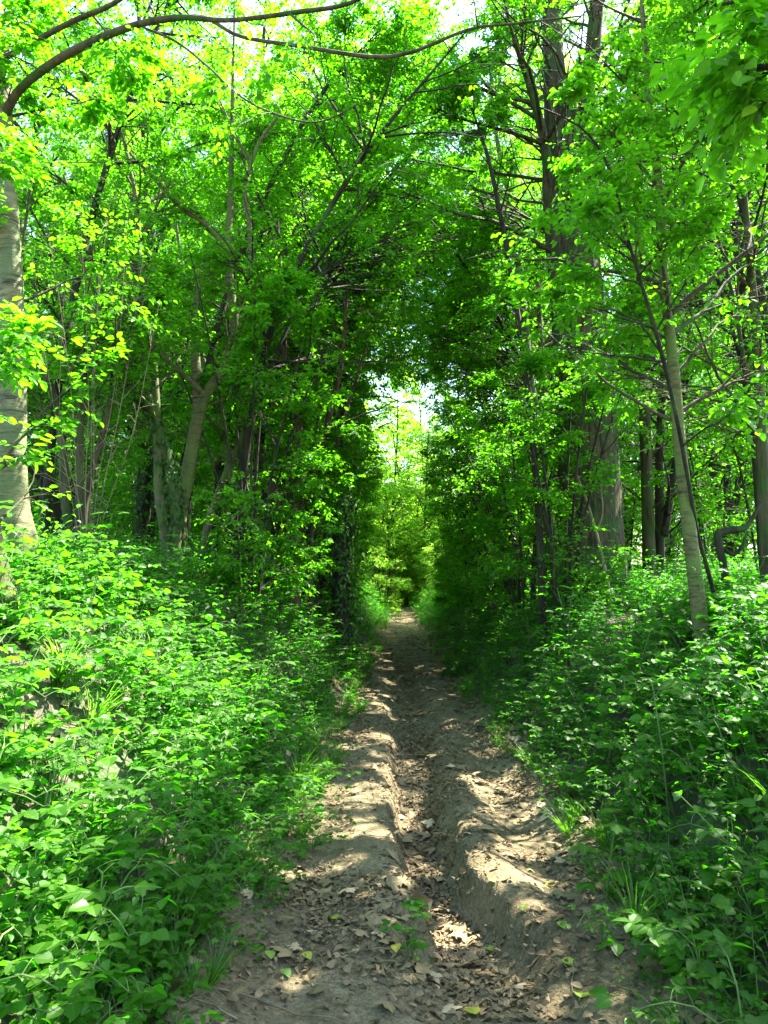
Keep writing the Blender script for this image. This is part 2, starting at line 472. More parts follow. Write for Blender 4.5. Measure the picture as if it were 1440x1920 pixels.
# ground and path
def ground_mat():
    m, nt, out = new_mat('forest floor'); L = nt.links.new
    tc = nd(nt, 'ShaderNodeTexCoord')
    n1 = nd(nt, 'ShaderNodeTexNoise', i_Scale=9.0, i_Detail=10.0, i_Roughness=.7); L(tc.outputs['Object'], n1.inputs['Vector'])
    v = nd(nt, 'ShaderNodeTexVoronoi', i_Scale=22.0); L(tc.outputs['Object'], v.inputs['Vector'])
    n2 = nd(nt, 'ShaderNodeTexNoise', i_Scale=1.3, i_Detail=4.0); L(tc.outputs['Object'], n2.inputs['Vector'])
    r = ramp(nt, [(.3, (.022, .016, .010)), (.5, (.06, .042, .026)), (.72, (.15, .105, .065))]); L(n1.outputs[0], r.inputs[0])
    g = ramp(nt, [(.45, (0, 0, 0)), (.6, (1, 1, 1))]); L(n2.outputs[0], g.inputs[0])
    mx = nd(nt, 'ShaderNodeMix', data_type='RGBA'); L(mathn(nt, 'MULTIPLY', g.outputs[0], .55), mx.inputs[0]); L(r.outputs[0], mx.inputs[6]); mx.inputs[7].default_value = (.035, .07, .015, 1)
    bs = nd(nt, 'ShaderNodeBsdfPrincipled'); L(mx.outputs[2], bs.inputs['Base Color']); bs.inputs['Roughness'].default_value = .95
    bp = nd(nt, 'ShaderNodeBump', i_Strength=.8, i_Distance=.04)
    L(mathn(nt, 'ADD', n1.outputs[0], mathn(nt, 'MULTIPLY', v.outputs['Distance'], .5)), bp.inputs['Height']); L(bp.outputs[0], bs.inputs['Normal'])
    L(bs.outputs[0], out.inputs[0]); return m
def path_mat():
    m, nt, out = new_mat('trodden earth'); L = nt.links.new
    tc = nd(nt, 'ShaderNodeTexCoord')
    n1 = nd(nt, 'ShaderNodeTexNoise', i_Scale=2.2, i_Detail=6.0, i_Roughness=.6); L(tc.outputs['Object'], n1.inputs['Vector'])
    n2 = nd(nt, 'ShaderNodeTexNoise', i_Scale=45.0, i_Detail=8.0, i_Roughness=.75); L(tc.outputs['Object'], n2.inputs['Vector'])
    v = nd(nt, 'ShaderNodeTexVoronoi', i_Scale=70.0); L(tc.outputs['Object'], v.inputs['Vector'])
    r = ramp(nt, [(.30, (.155, .118, .058)), (.55, (.275, .218, .115)), (.75, (.38, .31, .175))]); L(n1.outputs[0], r.inputs[0])
    r2 = ramp(nt, [(.35, (.42, .42, .40)), (.6, (1, 1, 1)), (.72, (1.25, 1.22, 1.15))]); L(n2.outputs[0], r2.inputs[0])
    mx = nd(nt, 'ShaderNodeMix', data_type='RGBA', blend_type='MULTIPLY'); mx.inputs[0].default_value = 1; L(r.outputs[0], mx.inputs[6]); L(r2.outputs[0], mx.inputs[7])
    bs = nd(nt, 'ShaderNodeBsdfPrincipled'); L(mx.outputs[2], bs.inputs['Base Color']); bs.inputs['Roughness'].default_value = .95
    bs.inputs['Specular IOR Level'].default_value = .2
    bp = nd(nt, 'ShaderNodeBump', i_Strength=1.0, i_Distance=.035)
    L(mathn(nt, 'ADD', n2.outputs[0], mathn(nt, 'MULTIPLY', v.outputs['Distance'], .4)), bp.inputs['Height']); L(bp.outputs[0], bs.inputs['Normal'])
    L(bs.outputs[0], out.inputs[0]); return m
M['ground'] = ground_mat(); M['path'] = path_mat()

# ------------------------------------------------------------------ ground and path sheets
def sheet(xs_of, ys, hfun, nx):
    X = np.stack([xs_of(y) for y in ys]); Y = np.repeat(ys[:, None], nx, 1)
    Z = hfun(X, Y)
    V = np.stack([X, Y, Z], -1).reshape(-1, 3)
    ny = len(ys)
    i, j = np.meshgrid(np.arange(ny - 1), np.arange(nx - 1), indexing='ij')
    a = i * nx + j
    return V, np.stack([a, a + 1, a + nx + 1, a + nx], -1).reshape(-1, 4)
g = Geo()
half = np.concatenate([np.linspace(0, 4, 50), np.linspace(4.25, 14, 36), np.geomspace(15, 400, 22)])
off = np.concatenate([-half[::-1], half[1:]])
ys = np.concatenate([-np.geomspace(300, 5, 14), np.linspace(-4, 16, 170), np.linspace(16.3, 60, 130), np.geomspace(62, 420, 18)])
V, Fq = sheet(lambda y: off + path_c(min(y, 80)), ys, lambda X, Y: ground_h(X, np.minimum(Y, 80)), len(off))
g.add(V, [Fq])
tag(link('ground', g.mesh('ground', [M['ground']])), 'brown leaf-strewn forest floor rising in banks beside the path', None, None, 'structure')
g = Geo()
us = np.linspace(-1.25, 1.25, 126)
ys = np.concatenate([np.arange(-2, 9, .028), np.linspace(9, 22, 190), np.linspace(22.2, 75, 150)])
V, Fq = sheet(lambda y: us + path_c(y), ys, path_h, len(us))
g.add(V, [Fq])
tag(link('path', g.mesh('path', [M['path']])), 'trodden earth path with an eroded gully down its middle', None, None, 'structure')

# ------------------------------------------------------------------ trees
def interp_on(pts, t):
    """pts (M,K,3) one polyline per row, t (M) -> point, tangent"""
    K = pts.shape[1]
    f = np.clip(t, 0, .9999) * (K - 1); i = f.astype(int); w = (f - i)[:, None]
    r = np.arange(len(pts))
    a, b = pts[r, i], pts[r, i + 1]
    return a * (1 - w) + b * w, nrm(b - a)

def spawn(pts, rad, idx, t, ang, length, trop, flat, bend, K, rg, rr=.6):
    P, T = interp_on(pts[idx], t)
    K0 = rad.shape[1]
    r_at = rad[idx, np.clip((t * (K0 - 1)).astype(int), 0, K0 - 1)]
    n = len(idx)
    ref = np.where(np.abs(T[:, 2:3]) > .85, np.array([[1.0, 0, 0]]), np.array([[0, 0, 1.0]]))
    b1 = nrm(np.cross(T, ref)); b2 = np.cross(T, b1)
    phi = rg.uniform(0, 2 * math.pi, n)
    if flat:
        phi = np.where(rg.random(n) < .5, 0, math.pi) + rg.normal(0, .45, n)
    perp = np.cos(phi)[:, None] * b1 + np.sin(phi)[:, None] * b2
    D = nrm(np.cos(ang)[:, None] * T + np.sin(ang)[:, None] * perp + trop * UP)
    s = np.linspace(0, 1, K)[None, :, None]
    B = bend * UP[None] + rg.normal(0, .16, (n, 3))
    C = P[:, None] + length[:, None, None] * (D[:, None] * s + B[:, None] * s ** 2)
    C = C + rg.normal(0, .022, (n, K, 3)) * length[:, None, None] * s
    r0 = np.minimum(r_at * rr, .013 * length + .002)
    rd = r0[:, None] * (1 - .8 * np.linspace(0, 1, K)[None])
    return C, rd

def crown_on(stems, rg, p, keep=None):
    """stems list of (pts,rad). returns (branch Geo, leaf Geo)"""
    K = 24
    SP = np.stack([resample(a, b, K)[0] for a, b in stems]); SR = np.stack([resample(a, b, K)[1] for a, b in stems])
    L = np.linalg.norm(np.diff(SP, axis=1), axis=2).sum(1)
    w = L / L.sum() if 'wts' not in p else np.array(p['wts'])
    n1 = p['limbs']
    idx = rg.choice(len(stems), n1, p=w)
    t = rg.uniform(p.get('t0', .3), 1, n1)
    shape = np.interp(t, [p.get('t0', .3), .55, 1], [p.get('low', .7), 1, .45])
    l1 = p['limb_len'] * shape * rg.uniform(.65, 1.25, n1)
    C1, R1 = spawn(SP, SR, idx, t, rg.normal(p.get('ang', 1.05), .22, n1), l1, p.get('trop', .15), False, p.get('bend', -.05), 8, rg)
    n2 = p['br'] + 1
    i2 = np.repeat(np.arange(n1), n2)
    t2 = rg.uniform(.18, 1, len(i2))
    l2 = l1[i2] * .48 * (1.15 - .6 * t2) * rg.uniform(.6, 1.3, len(i2))
    C2, R2 = spawn(C1, R1, i2, t2, rg.normal(.85, .2, len(i2)), l2, .05, True, -.06, 6, rg)
    if keep is not None:
        k = keep(C2[:, -1]) | (keep(C2[:, -1], False) & (rg.random(len(C2)) < .3)); C2, R2, l2 = C2[k], R2[k], l2[k]
    n3 = p['tw'] + 1
    i3 = np.repeat(np.arange(len(C2)), n3)
    t3 = rg.uniform(.1, 1, len(i3))
    l3 = np.clip(l2[i3] * .55 * (1.2 - .6 * t3), .17, .6) * rg.uniform(.7, 1.3, len(i3))
    C3, R3 = spawn(C2, R2, i3, t3, rg.normal(.8, .2, len(i3)), l3, .02, True, -.12, 4, rg)
    if keep is not None:
        k = keep(C3[:, -1]); C3, R3, l3 = C3[k], R3[k], l3[k]
    nl = p['lv'] + p.get('xl', 6)
    i4 = np.repeat(np.arange(len(C3)), nl)
    j = np.tile(np.arange(nl), len(C3))
    t4 = (j + .6 + rg.uniform(-.3, .3, len(i4))) / nl
    kk = rg.random(len(i4)) < np.clip(l3[i4] / .30, .4, 1)          # short twigs carry fewer leaves
    i4, j, t4 = i4[kk], j[kk], t4[kk]
    P, T = interp_on(C3[i4], t4)
    b1 = nrm(np.cross(T, UP[None]) + 1e-6)
    side = np.where(j % 2 == 0, 1.0, -1.0)[:, None]
    last = (j == nl - 1)[:, None]
    U = nrm(T * .55 + np.where(last, .1, .85) * side * b1 + np.array([0, 0, -.28]) + rg.normal(0, .22, P.shape))
    Nn = nrm(UP[None] + rg.normal(0, p.get('ntilt', .42), P.shape))
    tint = np.clip(rg.normal(.42, .16, len(C3))[i4] + rg.normal(0, .13, len(i4)), 0, .9)
    tint = np.where(rg.random(len(i4)) < .003, 1.0, tint)
    size = .88 * p['size'] * rg.uniform(.5, 1.15, len(i4))
    P = P + U * .012
    if keep is not None:
        k = keep(P); P, U, Nn, tint, size = P[k], U[k], Nn[k], tint[k], size[k]
    gb, gl = Geo(), Geo()
    for C, Rr, S in ((C1, R1, 6), (C2, R2, 4), (C3, R3, 3)):
        if len(C):
            v, q = tubes(C, Rr, S); gb.add(v, [q])
    put_leaves(gl, p.get('tpl', LEAF_LO), P, U, Nn, size, tint)
    return gb, gl

def stem_geo(stems, S=14, K=40, rough=.06, flare=.0):
    g = Geo()
    for a, b in stems:
        c, r = resample(a, b, K)
        v, q = tubes(c[None], r[None], S)
        v = v.reshape(K, S, 3)
        ang = np.arange(S) / S * 2 * math.pi
        hgt = np.concatenate([[0], np.cumsum(np.linalg.norm(np.diff(c, axis=0), axis=1))])
        nz = fnoise(np.cos(ang)[None] * 1.3 + hgt[:, None] * .9 + 5, np.sin(ang)[None] * 1.3 + c[0, 0] * 3 + hgt[:, None] * .4, 61) - .5
        f = 1 + rough * 2.2 * nz
        if flare:
            lob = .6 + .4 * np.cos(ang * 5 + 1.0)
            f = f + flare * np.exp(-hgt / .45)[:, None] * lob[None]
        v = c[:, None] + (v - c[:, None]) * f[..., None]
        g.add(v.reshape(-1, 3), [q])
    return g

def px_stem(Y, pts, Y2=None, root=True):
    """stem traced as (px, py, width px); Y..Y2 distance from base to top"""
    n = len(pts)
    P, Rr = [], []
    for i, (a, b, w) in enumerate(pts):
        yy = Y + ((Y2 if Y2 else Y) - Y) * i / (n - 1)
        P.append(at(a, b, yy)); Rr.append(w / 2 / F_PX * yy)
    if root:
        h = float(surface_h(P[0][0], P[0][1])) - .25
        if P[0][2] > h + .1:
            P.insert(0, np.array([P[0][0], P[0][1], h])); Rr.insert(0, Rr[0] * 1.25)
        else:
            P[0][2] = min(P[0][2], h + .1)
    return np.array(P), np.array(Rr)

def make_tree(name, label, stems, p, bark, leaf='leaf_tree', cat='tree', group=None, keep=keep_fn, seed=1, S=14, rough=.06, flare=0, base=None, ivy=None, limb=None):
    rg = np.random.default_rng(seed)
    b = stems[0][0][0].copy() if base is None else np.array(base, float)
    if keep is not None and base is None:
        b[2] = float(surface_h(b[0], b[1]))
    root = empty(name, b, label, cat, group)
    link('trunk', stem_geo(stems[:1] if limb else stems, S, 40, rough, flare).mesh(name + ' trunk', [M[bark]], b), root)
    for st in stems[1:] if limb else ():
        link('limb', stem_geo([st], 10, 40, .14, 0).mesh(name + ' limb', [M[limb]], b), root)
    if p:
        gb, gl = crown_on(stems, rg, p, keep)
        link('branches', gb.mesh(name + ' branches', [M[p.get('bark', bark)]], b), root)
        link('crown', gl.mesh(name + ' crown', [M[leaf]], b, False), root)
    if ivy:
        gi = Geo()
        for (si, t0, t1, n) in ivy:
            c, r = resample(*stems[si], 40)
            t = rg.uniform(t0, t1, n); f = t * 39; i = np.clip(f.astype(int), 0, 38); w = (f - i)[:, None]
            C = c[i] * (1 - w) + c[i + 1] * w
            a = rg.uniform(0, 2 * math.pi, n)
            O = np.stack([np.cos(a), np.sin(a), 0 * a], 1)
            P = C + O * (r[i][:, None] * 1.0 + np.abs(rg.normal(.02, .12 if n > 2000 else .05, n))[:, None])
            U = nrm(np.stack([-O[:, 1], O[:, 0], 0 * a], 1) * rg.normal(0, .6, n)[:, None] + np.array([0, 0, -.8]) + O * .25)
            put_leaves(gi, LEAF_LO, P, U, nrm(O + rg.normal(0, .35, (n, 3)) + UP * .3), rg.uniform(.045, .085, n), rg.random(n))
        link('ivy', gi.mesh(name + ' ivy', [M['leaf_ivy']], b, False), root)
    return root

def P_(limbs=20, limb_len=1.8, br=8, tw=9, lv=9, size=.075, **k):
    d = dict(limbs=limbs, limb_len=limb_len, br=br, tw=tw, lv=lv, size=size); d.update(k); return d

# ---- left side
birch = [px_stem(6.0, [(36, 1050, 78), (24, 960, 62), (22, 850, 52), (26, 740, 47), (24, 600, 44), (18, 460, 42), (8, 300, 38), (2, 150, 34), (-20, -100, 28), (-40, -420, 18)]),
         px_stem(6.0, [(4, 225, 17), (40, 165, 17), (120, 105, 16), (230, 55, 14), (330, 33, 12), (430, 38, 9), (560, 22, 10), (660, 4, 8), (760, -60, 5)], 4.6, False),
         px_stem(5.6, [(300, 40, 9), (380, 32, 8), (450, 68, 7), (560, 86, 8), (690, 106, 8), (770, 98, 7), (880, 55, 6), (960, 45, 5), (1090, 30, 3)], 4.2, False),
         px_stem(5.9, [(-20, 125, 12), (60, 80, 11), (140, 38, 10), (215, 5, 9), (300, -60, 6)], 5.2, False),
         px_stem(5.5, [(265, 50, 5), (330, 78, 5), (390, 125, 4), (450, 180, 4), (520, 215, 4), (600, 228, 3), (690, 185, 2)], 4.6, False)]
make_tree('birch_tree', 'pale banded birch trunk at the left edge with a limb arching over', birch, P_(16, 1.0, 8, 8, 8, .075, t0=.45, tpl=LEAF_MID, bark='bark_brown'), 'bark_pale', seed=11, S=18, flare=.25, limb='bark_brown')

stump = [px_stem(4.6, [(-10, 1355, 85), (2, 1270, 62), (6, 1200, 58), (0, 1120, 52), (-25, 980, 46), (-60, 700, 40), (-80, 300, 30)])]
make_tree('leaning_tree', 'brown trunk cut off by the left edge, low on the bank', stump, P_(8, 1.0, 6, 7, 8, .08, t0=.6), 'bark_brown', seed=12, flare=.3)

hazel = [px_stem(9, [(345, 1070, 28), (337, 980, 25), (350, 900, 26), (370, 790, 24), (385, 740, 21), (420, 690, 18), (440, 610, 16), (432, 540, 16), (427, 470, 14), (432, 380, 12), (434, 280, 10), (436, 170, 7), (440, 20, 4)]),
         px_stem(9, [(372, 775, 20), (368, 700, 18), (366, 600, 14), (380, 500, 12), (420, 440, 9)], 9.4, False),
         px_stem(9, [(438, 590, 14), (468, 520, 12), (468, 430, 10), (460, 350, 9), (485, 270, 7), (520, 220, 5)], 8.6, False),
         px_stem(9, [(427, 470, 11), (390, 425, 9), (340, 390, 8), (290, 335, 7), (240, 280, 5), (215, 200, 4)], 8.2, False),
         px_stem(9, [(385, 740, 12), (330, 690, 10), (280, 640, 8), (235, 540, 7), (205, 420, 5)], 8.6, False)]
make_tree('hazel_tree', 'forked mossy hazel whose pale stem splits at head height', hazel, P_(30, 1.5, 8, 9, 8, .065, t0=.35), 'bark_green', seed=13, flare=.2)

h2 = [px_stem(8.6, [(314, 1030, 22), (300, 930, 20), (296, 830, 18), (290, 730, 17), (283, 620, 15), (262, 500, 12), (255, 380, 9), (220, 200, 6)]),
      px_stem(8.6, [(330, 1000, 20), (322, 900, 20), (300, 810, 18), (262, 720, 15), (215, 610, 12), (170, 480, 9), (120, 330, 6)])]
make_tree('hazel_tree', 'slim brown twin-stemmed hazel just left of the forked hazel', h2, P_(24, 1.5, 8, 9, 8, .065, t0=.4), 'bark_mossy', seed=14, ivy=[(1, .1, .7, 900)])

h3 = [px_stem(10.5, [(512, 1060, 24), (478, 980, 22), (440, 915, 18), (425, 850, 15), (400, 740, 12), (360, 600, 9), (330, 420, 6)]),
      px_stem(10.5, [(385, 1010, 16), (420, 900, 15), (455, 820, 13), (470, 740, 11), (430, 640, 9), (500, 520, 7), (560, 420, 4)])]
make_tree('hazel_tree', 'mossy hazel stem leaning left, rooted nearest the path', h3, P_(22, 1.4, 8, 9, 8, .065, t0=.4), 'bark_mossy', seed=15)

h4 = [px_stem(10.5, [(548, 1010, 18), (560, 930, 17), (563, 850, 15), (556, 770, 14), (535, 690, 12), (530, 560, 9), (520, 400, 6), (530, 250, 4)]),
      px_stem(10.5, [(556, 1005, 18), (580, 910, 17), (604, 830, 14), (622, 760, 12), (640, 680, 10), (650, 560, 7)]),
      px_stem(10.6, [(540, 1010, 12), (500, 880, 11), (470, 780, 10), (440, 690, 8), (420, 560, 6)]),
      px_stem(10.8, [(585, 1000, 9), (620, 880, 8), (640, 800, 6), (690, 640, 4)])]
make_tree('coppice_tree', 'reddish brown coppiced stems fanning up beside the dark tunnel mouth', h4, P_(30, 1.6, 8, 9, 8, .065, t0=.3), 'bark_red', seed=16)

h5 = [px_stem(12, [(640, 1010, 30), (630, 900, 27), (640, 780, 25), (652, 640, 22), (668, 480, 18), (690, 300, 12), (700, 100, 10)])]
make_tree('ivy_tree', 'dark ivy-clad trunk at the left of the tunnel mouth', h5, P_(28, 2.0, 8, 9, 9, .07, t0=.25), 'bark_dark', seed=17, ivy=[(0, 0, .75, 6000)])

h6 = [px_stem(7.6, [(132, 1010, 20), (122, 930, 18), (118, 850, 16), (106, 760, 14), (80, 690, 11), (52, 650, 9), (40, 500, 7), (60, 330, 5)]),
      px_stem(7.6, [(148, 960, 15), (150, 850, 14), (152, 760, 13), (165, 690, 10), (190, 600, 8), (150, 480, 5)]),
      px_stem(7.8, [(160, 950, 12), (190, 820, 11), (215, 740, 9), (250, 640, 7), (275, 520, 5)])]
make_tree('hazel_tree', 'three thin dark hazel stems right of the pale birch', h6, P_(22, 1.3, 8, 9, 8, .07, t0=.35), 'bark_brown', seed=18)

h7 = [px_stem(8.8, [(108, 1000, 42), (98, 940, 36), (82, 895, 30), (50, 868, 24), (20, 850, 20)], 8.2)]
make_tree('broken_trunk', 'dark broken trunk leaning left behind the pale birch', h7, None, 'bark_dark', cat='dead trunk', seed=19, rough=.15)

h8 = [px_stem(12, [(270, 900, 26), (268, 780, 24), (262, 680, 22), (258, 560, 18), (250, 380, 12), (240, 150, 7)])]
make_tree('ivy_tree', 'ivy-wrapped trunk behind the hazels on the left bank', h8, P_(30, 2.0, 8, 9, 9, .07, t0=.2), 'bark_dark', seed=20, ivy=[(0, .1, .6, 1500)])

# ---- right side
big = [px_stem(11, [(1108, 1100, 136), (1106, 980, 118), (1102, 850, 112), (1094, 700, 110), (1082, 560, 104), (1070, 440, 96), (1060, 360, 88), (1050, 280, 60), (1040, 150, 44), (1030, -100, 30)]),
       px_stem(11, [(1080, 420, 56), (1092, 350, 48), (1096, 260, 42), (1110, 120, 34), (1130, -120, 24)], 11.3, False),
       px_stem(11, [(1050, 420, 30), (1030, 360, 24), (1026, 300, 20), (1005, 200, 16), (960, 60, 10)], 10.4, False)]
make_tree('old_tree', 'very thick old grey-brown trunk on the right bank', big, P_(90, 2.6, 8, 10, 10, .08, t0=.55, xl=10), 'bark_big', seed=31, S=28, rough=.07, flare=.35, ivy=[(0, 0, .35, 500)])

r2 = [px_stem(6.2, [(1316, 1205, 29), (1303, 1080, 27), (1288, 960, 25), (1274, 830, 23), (1264, 700, 21), (1252, 590, 19), (1243, 490, 17), (1236, 350, 17), (1215, 180, 13), (1200, -60, 8)])]
make_tree('slender_tree', 'straight slender pale-green trunk right of the thick old trunk', r2, P_(24, 1.6, 8, 9, 8, .075, t0=.4, tpl=LEAF_MID, bark='bark_brown'), 'bark_green', seed=32, flare=.2)

r3 = [px_stem(13, [(1034, 1050, 30), (1022, 940, 27), (1012, 850, 26), (998, 760, 24), (988, 680, 21), (978, 560, 17), (965, 420, 12), (930, 250, 8), (915, 80, 5)]),
      px_stem(13.3, [(1052, 1040, 18), (1044, 920, 16), (1030, 800, 14), (1018, 700, 12), (1010, 560, 9), (1000, 350, 5)])]
make_tree('hornbeam_tree', 'slim mossy double trunk standing left of the thick old trunk', r3, P_(36, 1.3, 8, 10, 9, .07, t0=.25), 'bark_mossy', seed=33, flare=.2)

r4 = [px_stem(12.5, [(1218, 1060, 26), (1214, 940, 23), (1210, 820, 22), (1206, 700, 20), (1203, 560, 16), (1195, 400, 11), (1180, 200, 7)])]
make_tree('slender_tree', 'dark slim trunk between the thick trunk and the pale slender one', r4, P_(32, 1.8, 8, 9, 9, .07, t0=.25), 'bark_brown', seed=34)

r5 = [px_stem(7.2, [(1436, 1010, 24), (1430, 880, 22), (1424, 740, 20), (1418, 620, 18), (1405, 480, 14), (1390, 300, 10), (1370, 100, 7)]),
      px_stem(7.4, [(1440, 900, 12), (1412, 780, 10), (1395, 680, 9), (1375, 560, 7), (1340, 420, 5)])]
make_tree('slender_tree', 'brown slender tree at the right edge with a thin second stem', r5, P_(26, 1.6, 8, 9, 9, .075, t0=.25), 'bark_brown', seed=35)

r6 = [px_stem(6.6, [(1350, 1180, 9), (1340, 1120, 8), (1322, 1050, 8), (1308, 1000, 7), (1290, 900, 7), (1268, 780, 8), (1235, 640, 8), (1205, 540, 7), (1172, 430, 6), (1140, 310, 6), (1090, 240, 4), (1010, 200, 3)], 5.2)]
make_tree('sapling', 'dark whip-thin sapling curving left across the slender trunk', r6, P_(14, 1.0, 7, 8, 8, .075, t0=.45, tpl=LEAF_MID), 'bark_dark', seed=36)

r7 = [px_stem(7, [(1360, 1090, 14), (1350, 1030, 14), (1347, 1002, 15), (1370, 994, 14), (1395, 990, 12), (1412, 970, 8), (1425, 940, 6)]),
      px_stem(7, [(1352, 1025, 8), (1375, 1040, 7), (1392, 1022, 6), (1400, 1000, 4)], None, False)]
make_tree('dead_branch', 'black bent dead branch standing among leaves at the right', r7, None, 'bark_dark', cat='dead branch', seed=37, rough=.12)

r8 = [px_stem(9.6, [(1142, 1118, 8), (1132, 1060, 7), (1118, 1000, 6), (1100, 940, 5), (1078, 880, 3)]),
      px_stem(9.6, [(1118, 1000, 4), (1130, 960, 3), (1126, 910, 2)], None, False)]
make_tree('dead_sapling', 'pale yellowish bare sapling in front of the thick trunk base', r8, None, 'twig_dead', cat='dead sapling', seed=38)

# tree just outside the frame on the right; its boughs hang into the top right
r0 = [(np.array([[3.1, 2.2, .9], [3.0, 2.3, 2.5], [2.8, 2.4, 4.2], [2.5, 2.6, 6.0], [2.3, 3.0, 8.0]]), np.array([.14, .12, .10, .07, .03])),
      (np.array([[2.9, 2.35, 3.0], [2.4, 2.5, 3.35], [1.9, 2.65, 3.45], [1.35, 2.8, 3.62]]), np.array([.05, .035, .022, .008])),
      (np.array([[2.7, 2.4, 4.6], [1.8, 3.0, 5.4], [.9, 3.6, 5.8]]), np.array([.05, .035, .012])),
      (np.array([[2.8, 2.4, 4.2], [2.9, 3.6, 5.0], [2.7, 4.8, 5.4]]), np.array([.05, .035, .012]))]
make_tree('beech_tree', 'near beech rooted beyond the right edge, dark leaves hanging into the top corner', r0, P_(13, .45, 6, 6, 5, .085, t0=.4, tpl=LEAF_MID, wts=(.04, .66, .15, .15), xl=1), 'bark_dark', keep=keep_bough, seed=39)
# young trees; the first is added, its crown made dense to shade the near path
for k, (x, y, lean, lab) in enumerate([(4.1, 4.6, -.3, 'added leafy tree beyond the right edge, crown shaped to shade the near path'),
                                       (-3.9, 4.4, .5, 'leafy young tree beyond the left edge above the birch limb'),
                                       (4.1, 7.6, -.3, 'leafy young tree screening the right edge behind the slender trunk'),
                                       (2.0, 9.6, -.25, 'leafy young tree just left of the thick old trunk'),
                                       (-3.6, 8.0, .45, 'leafy young tree between the pale birch and the hazels'),
                                       (-2.5, 9.4, .75, 'leafy young tree leaning over the forked hazel')]):
    rg = np.random.default_rng(70 + k)
    z = float(ground_h(x, y))
    st = [(np.array([[x, y, z - .2], [x + lean * .2, y, z + 2], [x + lean * .8, y + .2, z + 4.2], [x + lean * 2.0, y + .4, z + 6.4], [x + lean * 3.2, y + .5, z + 7.6]]), np.array([.05, .045, .038, .028, .010]))]
    make_tree('young_tree', lab, st, P_(90 if k == 0 else 30, 2.6 if k == 0 else 1.1 if k == 3 else 1.6, 8, 8, 8, .07, t0=.42 if k == 0 else .5 if k == 1 else .74 if k == 5 else .22), 'bark_dark', seed=71 + k)

# ---- woodland behind: three tall kinds and three shrub kinds, copied
def proto_tall(seed, H, lean):
    rg = np.random.default_rng(seed)
    st = [(np.array([[0, 0, -.4], [lean * .1, .1, H * .25], [lean * .35, 0, H * .5], [lean * .7, -.1, H * .75], [lean, .1, H]]), np.array([.08, .07, .055, .04, .012]))]
    if seed % 2:
        st.append((np.array([[.1, 0, H * .1], [.6, .3, H * .3], [1.0, .5, H * .55], [1.2, .9, H * .8]]), np.array([.07, .06, .045, .012])))
    return st
protos = []
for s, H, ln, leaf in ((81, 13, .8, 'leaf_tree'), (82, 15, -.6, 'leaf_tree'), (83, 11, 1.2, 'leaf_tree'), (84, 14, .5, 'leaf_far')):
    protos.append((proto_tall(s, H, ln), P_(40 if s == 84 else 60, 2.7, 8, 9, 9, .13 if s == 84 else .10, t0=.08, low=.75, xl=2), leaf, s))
def shrub_stems(seed, n, H, spread):
    rg = np.random.default_rng(seed); st = []
    for i in range(n):
        a = 2 * math.pi * (i + rg.uniform(0, .7)) / n
        d = np.array([math.cos(a), math.sin(a), 0]) * spread * rg.uniform(.5, 1.1)
        h = H * rg.uniform(.75, 1.1)
        st.append((np.array([[.1 * math.cos(a), .1 * math.sin(a), -.3], d * .25 + [0, 0, h * .35], d * .6 + [0, 0, h * .7], d + [0, 0, h]]), np.array([.02, .017, .012, .004])))
    return st
sprotos = []; SHRUB = []
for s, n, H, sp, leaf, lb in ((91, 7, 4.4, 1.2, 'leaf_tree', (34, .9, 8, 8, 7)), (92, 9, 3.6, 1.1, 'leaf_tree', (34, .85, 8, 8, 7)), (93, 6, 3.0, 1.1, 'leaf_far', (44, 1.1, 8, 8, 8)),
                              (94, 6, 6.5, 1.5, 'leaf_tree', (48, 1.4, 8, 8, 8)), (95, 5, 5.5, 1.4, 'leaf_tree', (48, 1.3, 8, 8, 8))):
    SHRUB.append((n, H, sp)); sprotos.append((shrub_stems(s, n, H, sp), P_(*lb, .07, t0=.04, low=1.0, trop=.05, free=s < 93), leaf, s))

built = {}; taken = set()
def place(kind, i, x, y, rz, sc, name, label, cat, group, bark='bark_dark'):
    own = (kind == 's' and i < 2) or y < 17
    if y < 46 and not own:                      # keep the sun shafts of neighbouring crowns in line
        rz, sc = 0.0, 1.0
        k = SUN[:2] / SUN[2]
        gx, gy = round(x * 2 / TILE) * TILE / 2, round(y * 2 / TILE) * TILE / 2
        for _ in range(6):
            zz = float(surface_h(np.float64(x), np.float64(y))) - .05
            ux, uy = (x - k[0] * zz) / TILE, (y - k[1] * zz) / TILE
            if _ == 0: n0, n1 = round(ux), round(uy)
            x, y = n0 * TILE + k[0] * zz, n1 * TILE + k[1] * zz
        if (n0, n1, kind) in taken: return None
        taken.add((n0, n1, kind))
    loc = (x, y, float(surface_h(np.float64(x), np.float64(min(y, 80)))) - .05)
    if abs(x) > 1.0 + .56 * y:
        return None
    if own:                                      # the ones near enough to shade the path are each grown where they stand
        st, p, leaf, sd = (protos if kind == 't' else sprotos)[i]
        sd = int(sd + x * 131 + y * 37) % 100000
        if kind == 's':
            a_ = SHRUB[i]; st = shrub_stems(sd, *a_)
        st = [(a + np.array(loc), b) for a, b in st]
        return make_tree(name, label, st, p, bark, leaf, cat, group, keep=keep_wall if p.get('free') else keep_fn, seed=sd, S=10)
    if (kind, i) not in built:
        st, p, leaf, sd = (protos if kind == 't' else sprotos)[i]
        o = make_tree(name, label, st, p, bark, leaf, cat, group, keep=keep_local, seed=sd, S=10, base=(0, 0, 0))
        o.location = loc; o.rotation_euler = (0, 0, rz); o.scale = (sc, sc, sc)
        built[(kind, i)] = o
        return o
    o = copy_tree(built[(kind, i)], loc, rz, sc, label, cat, group)
    o.name = name
    return o

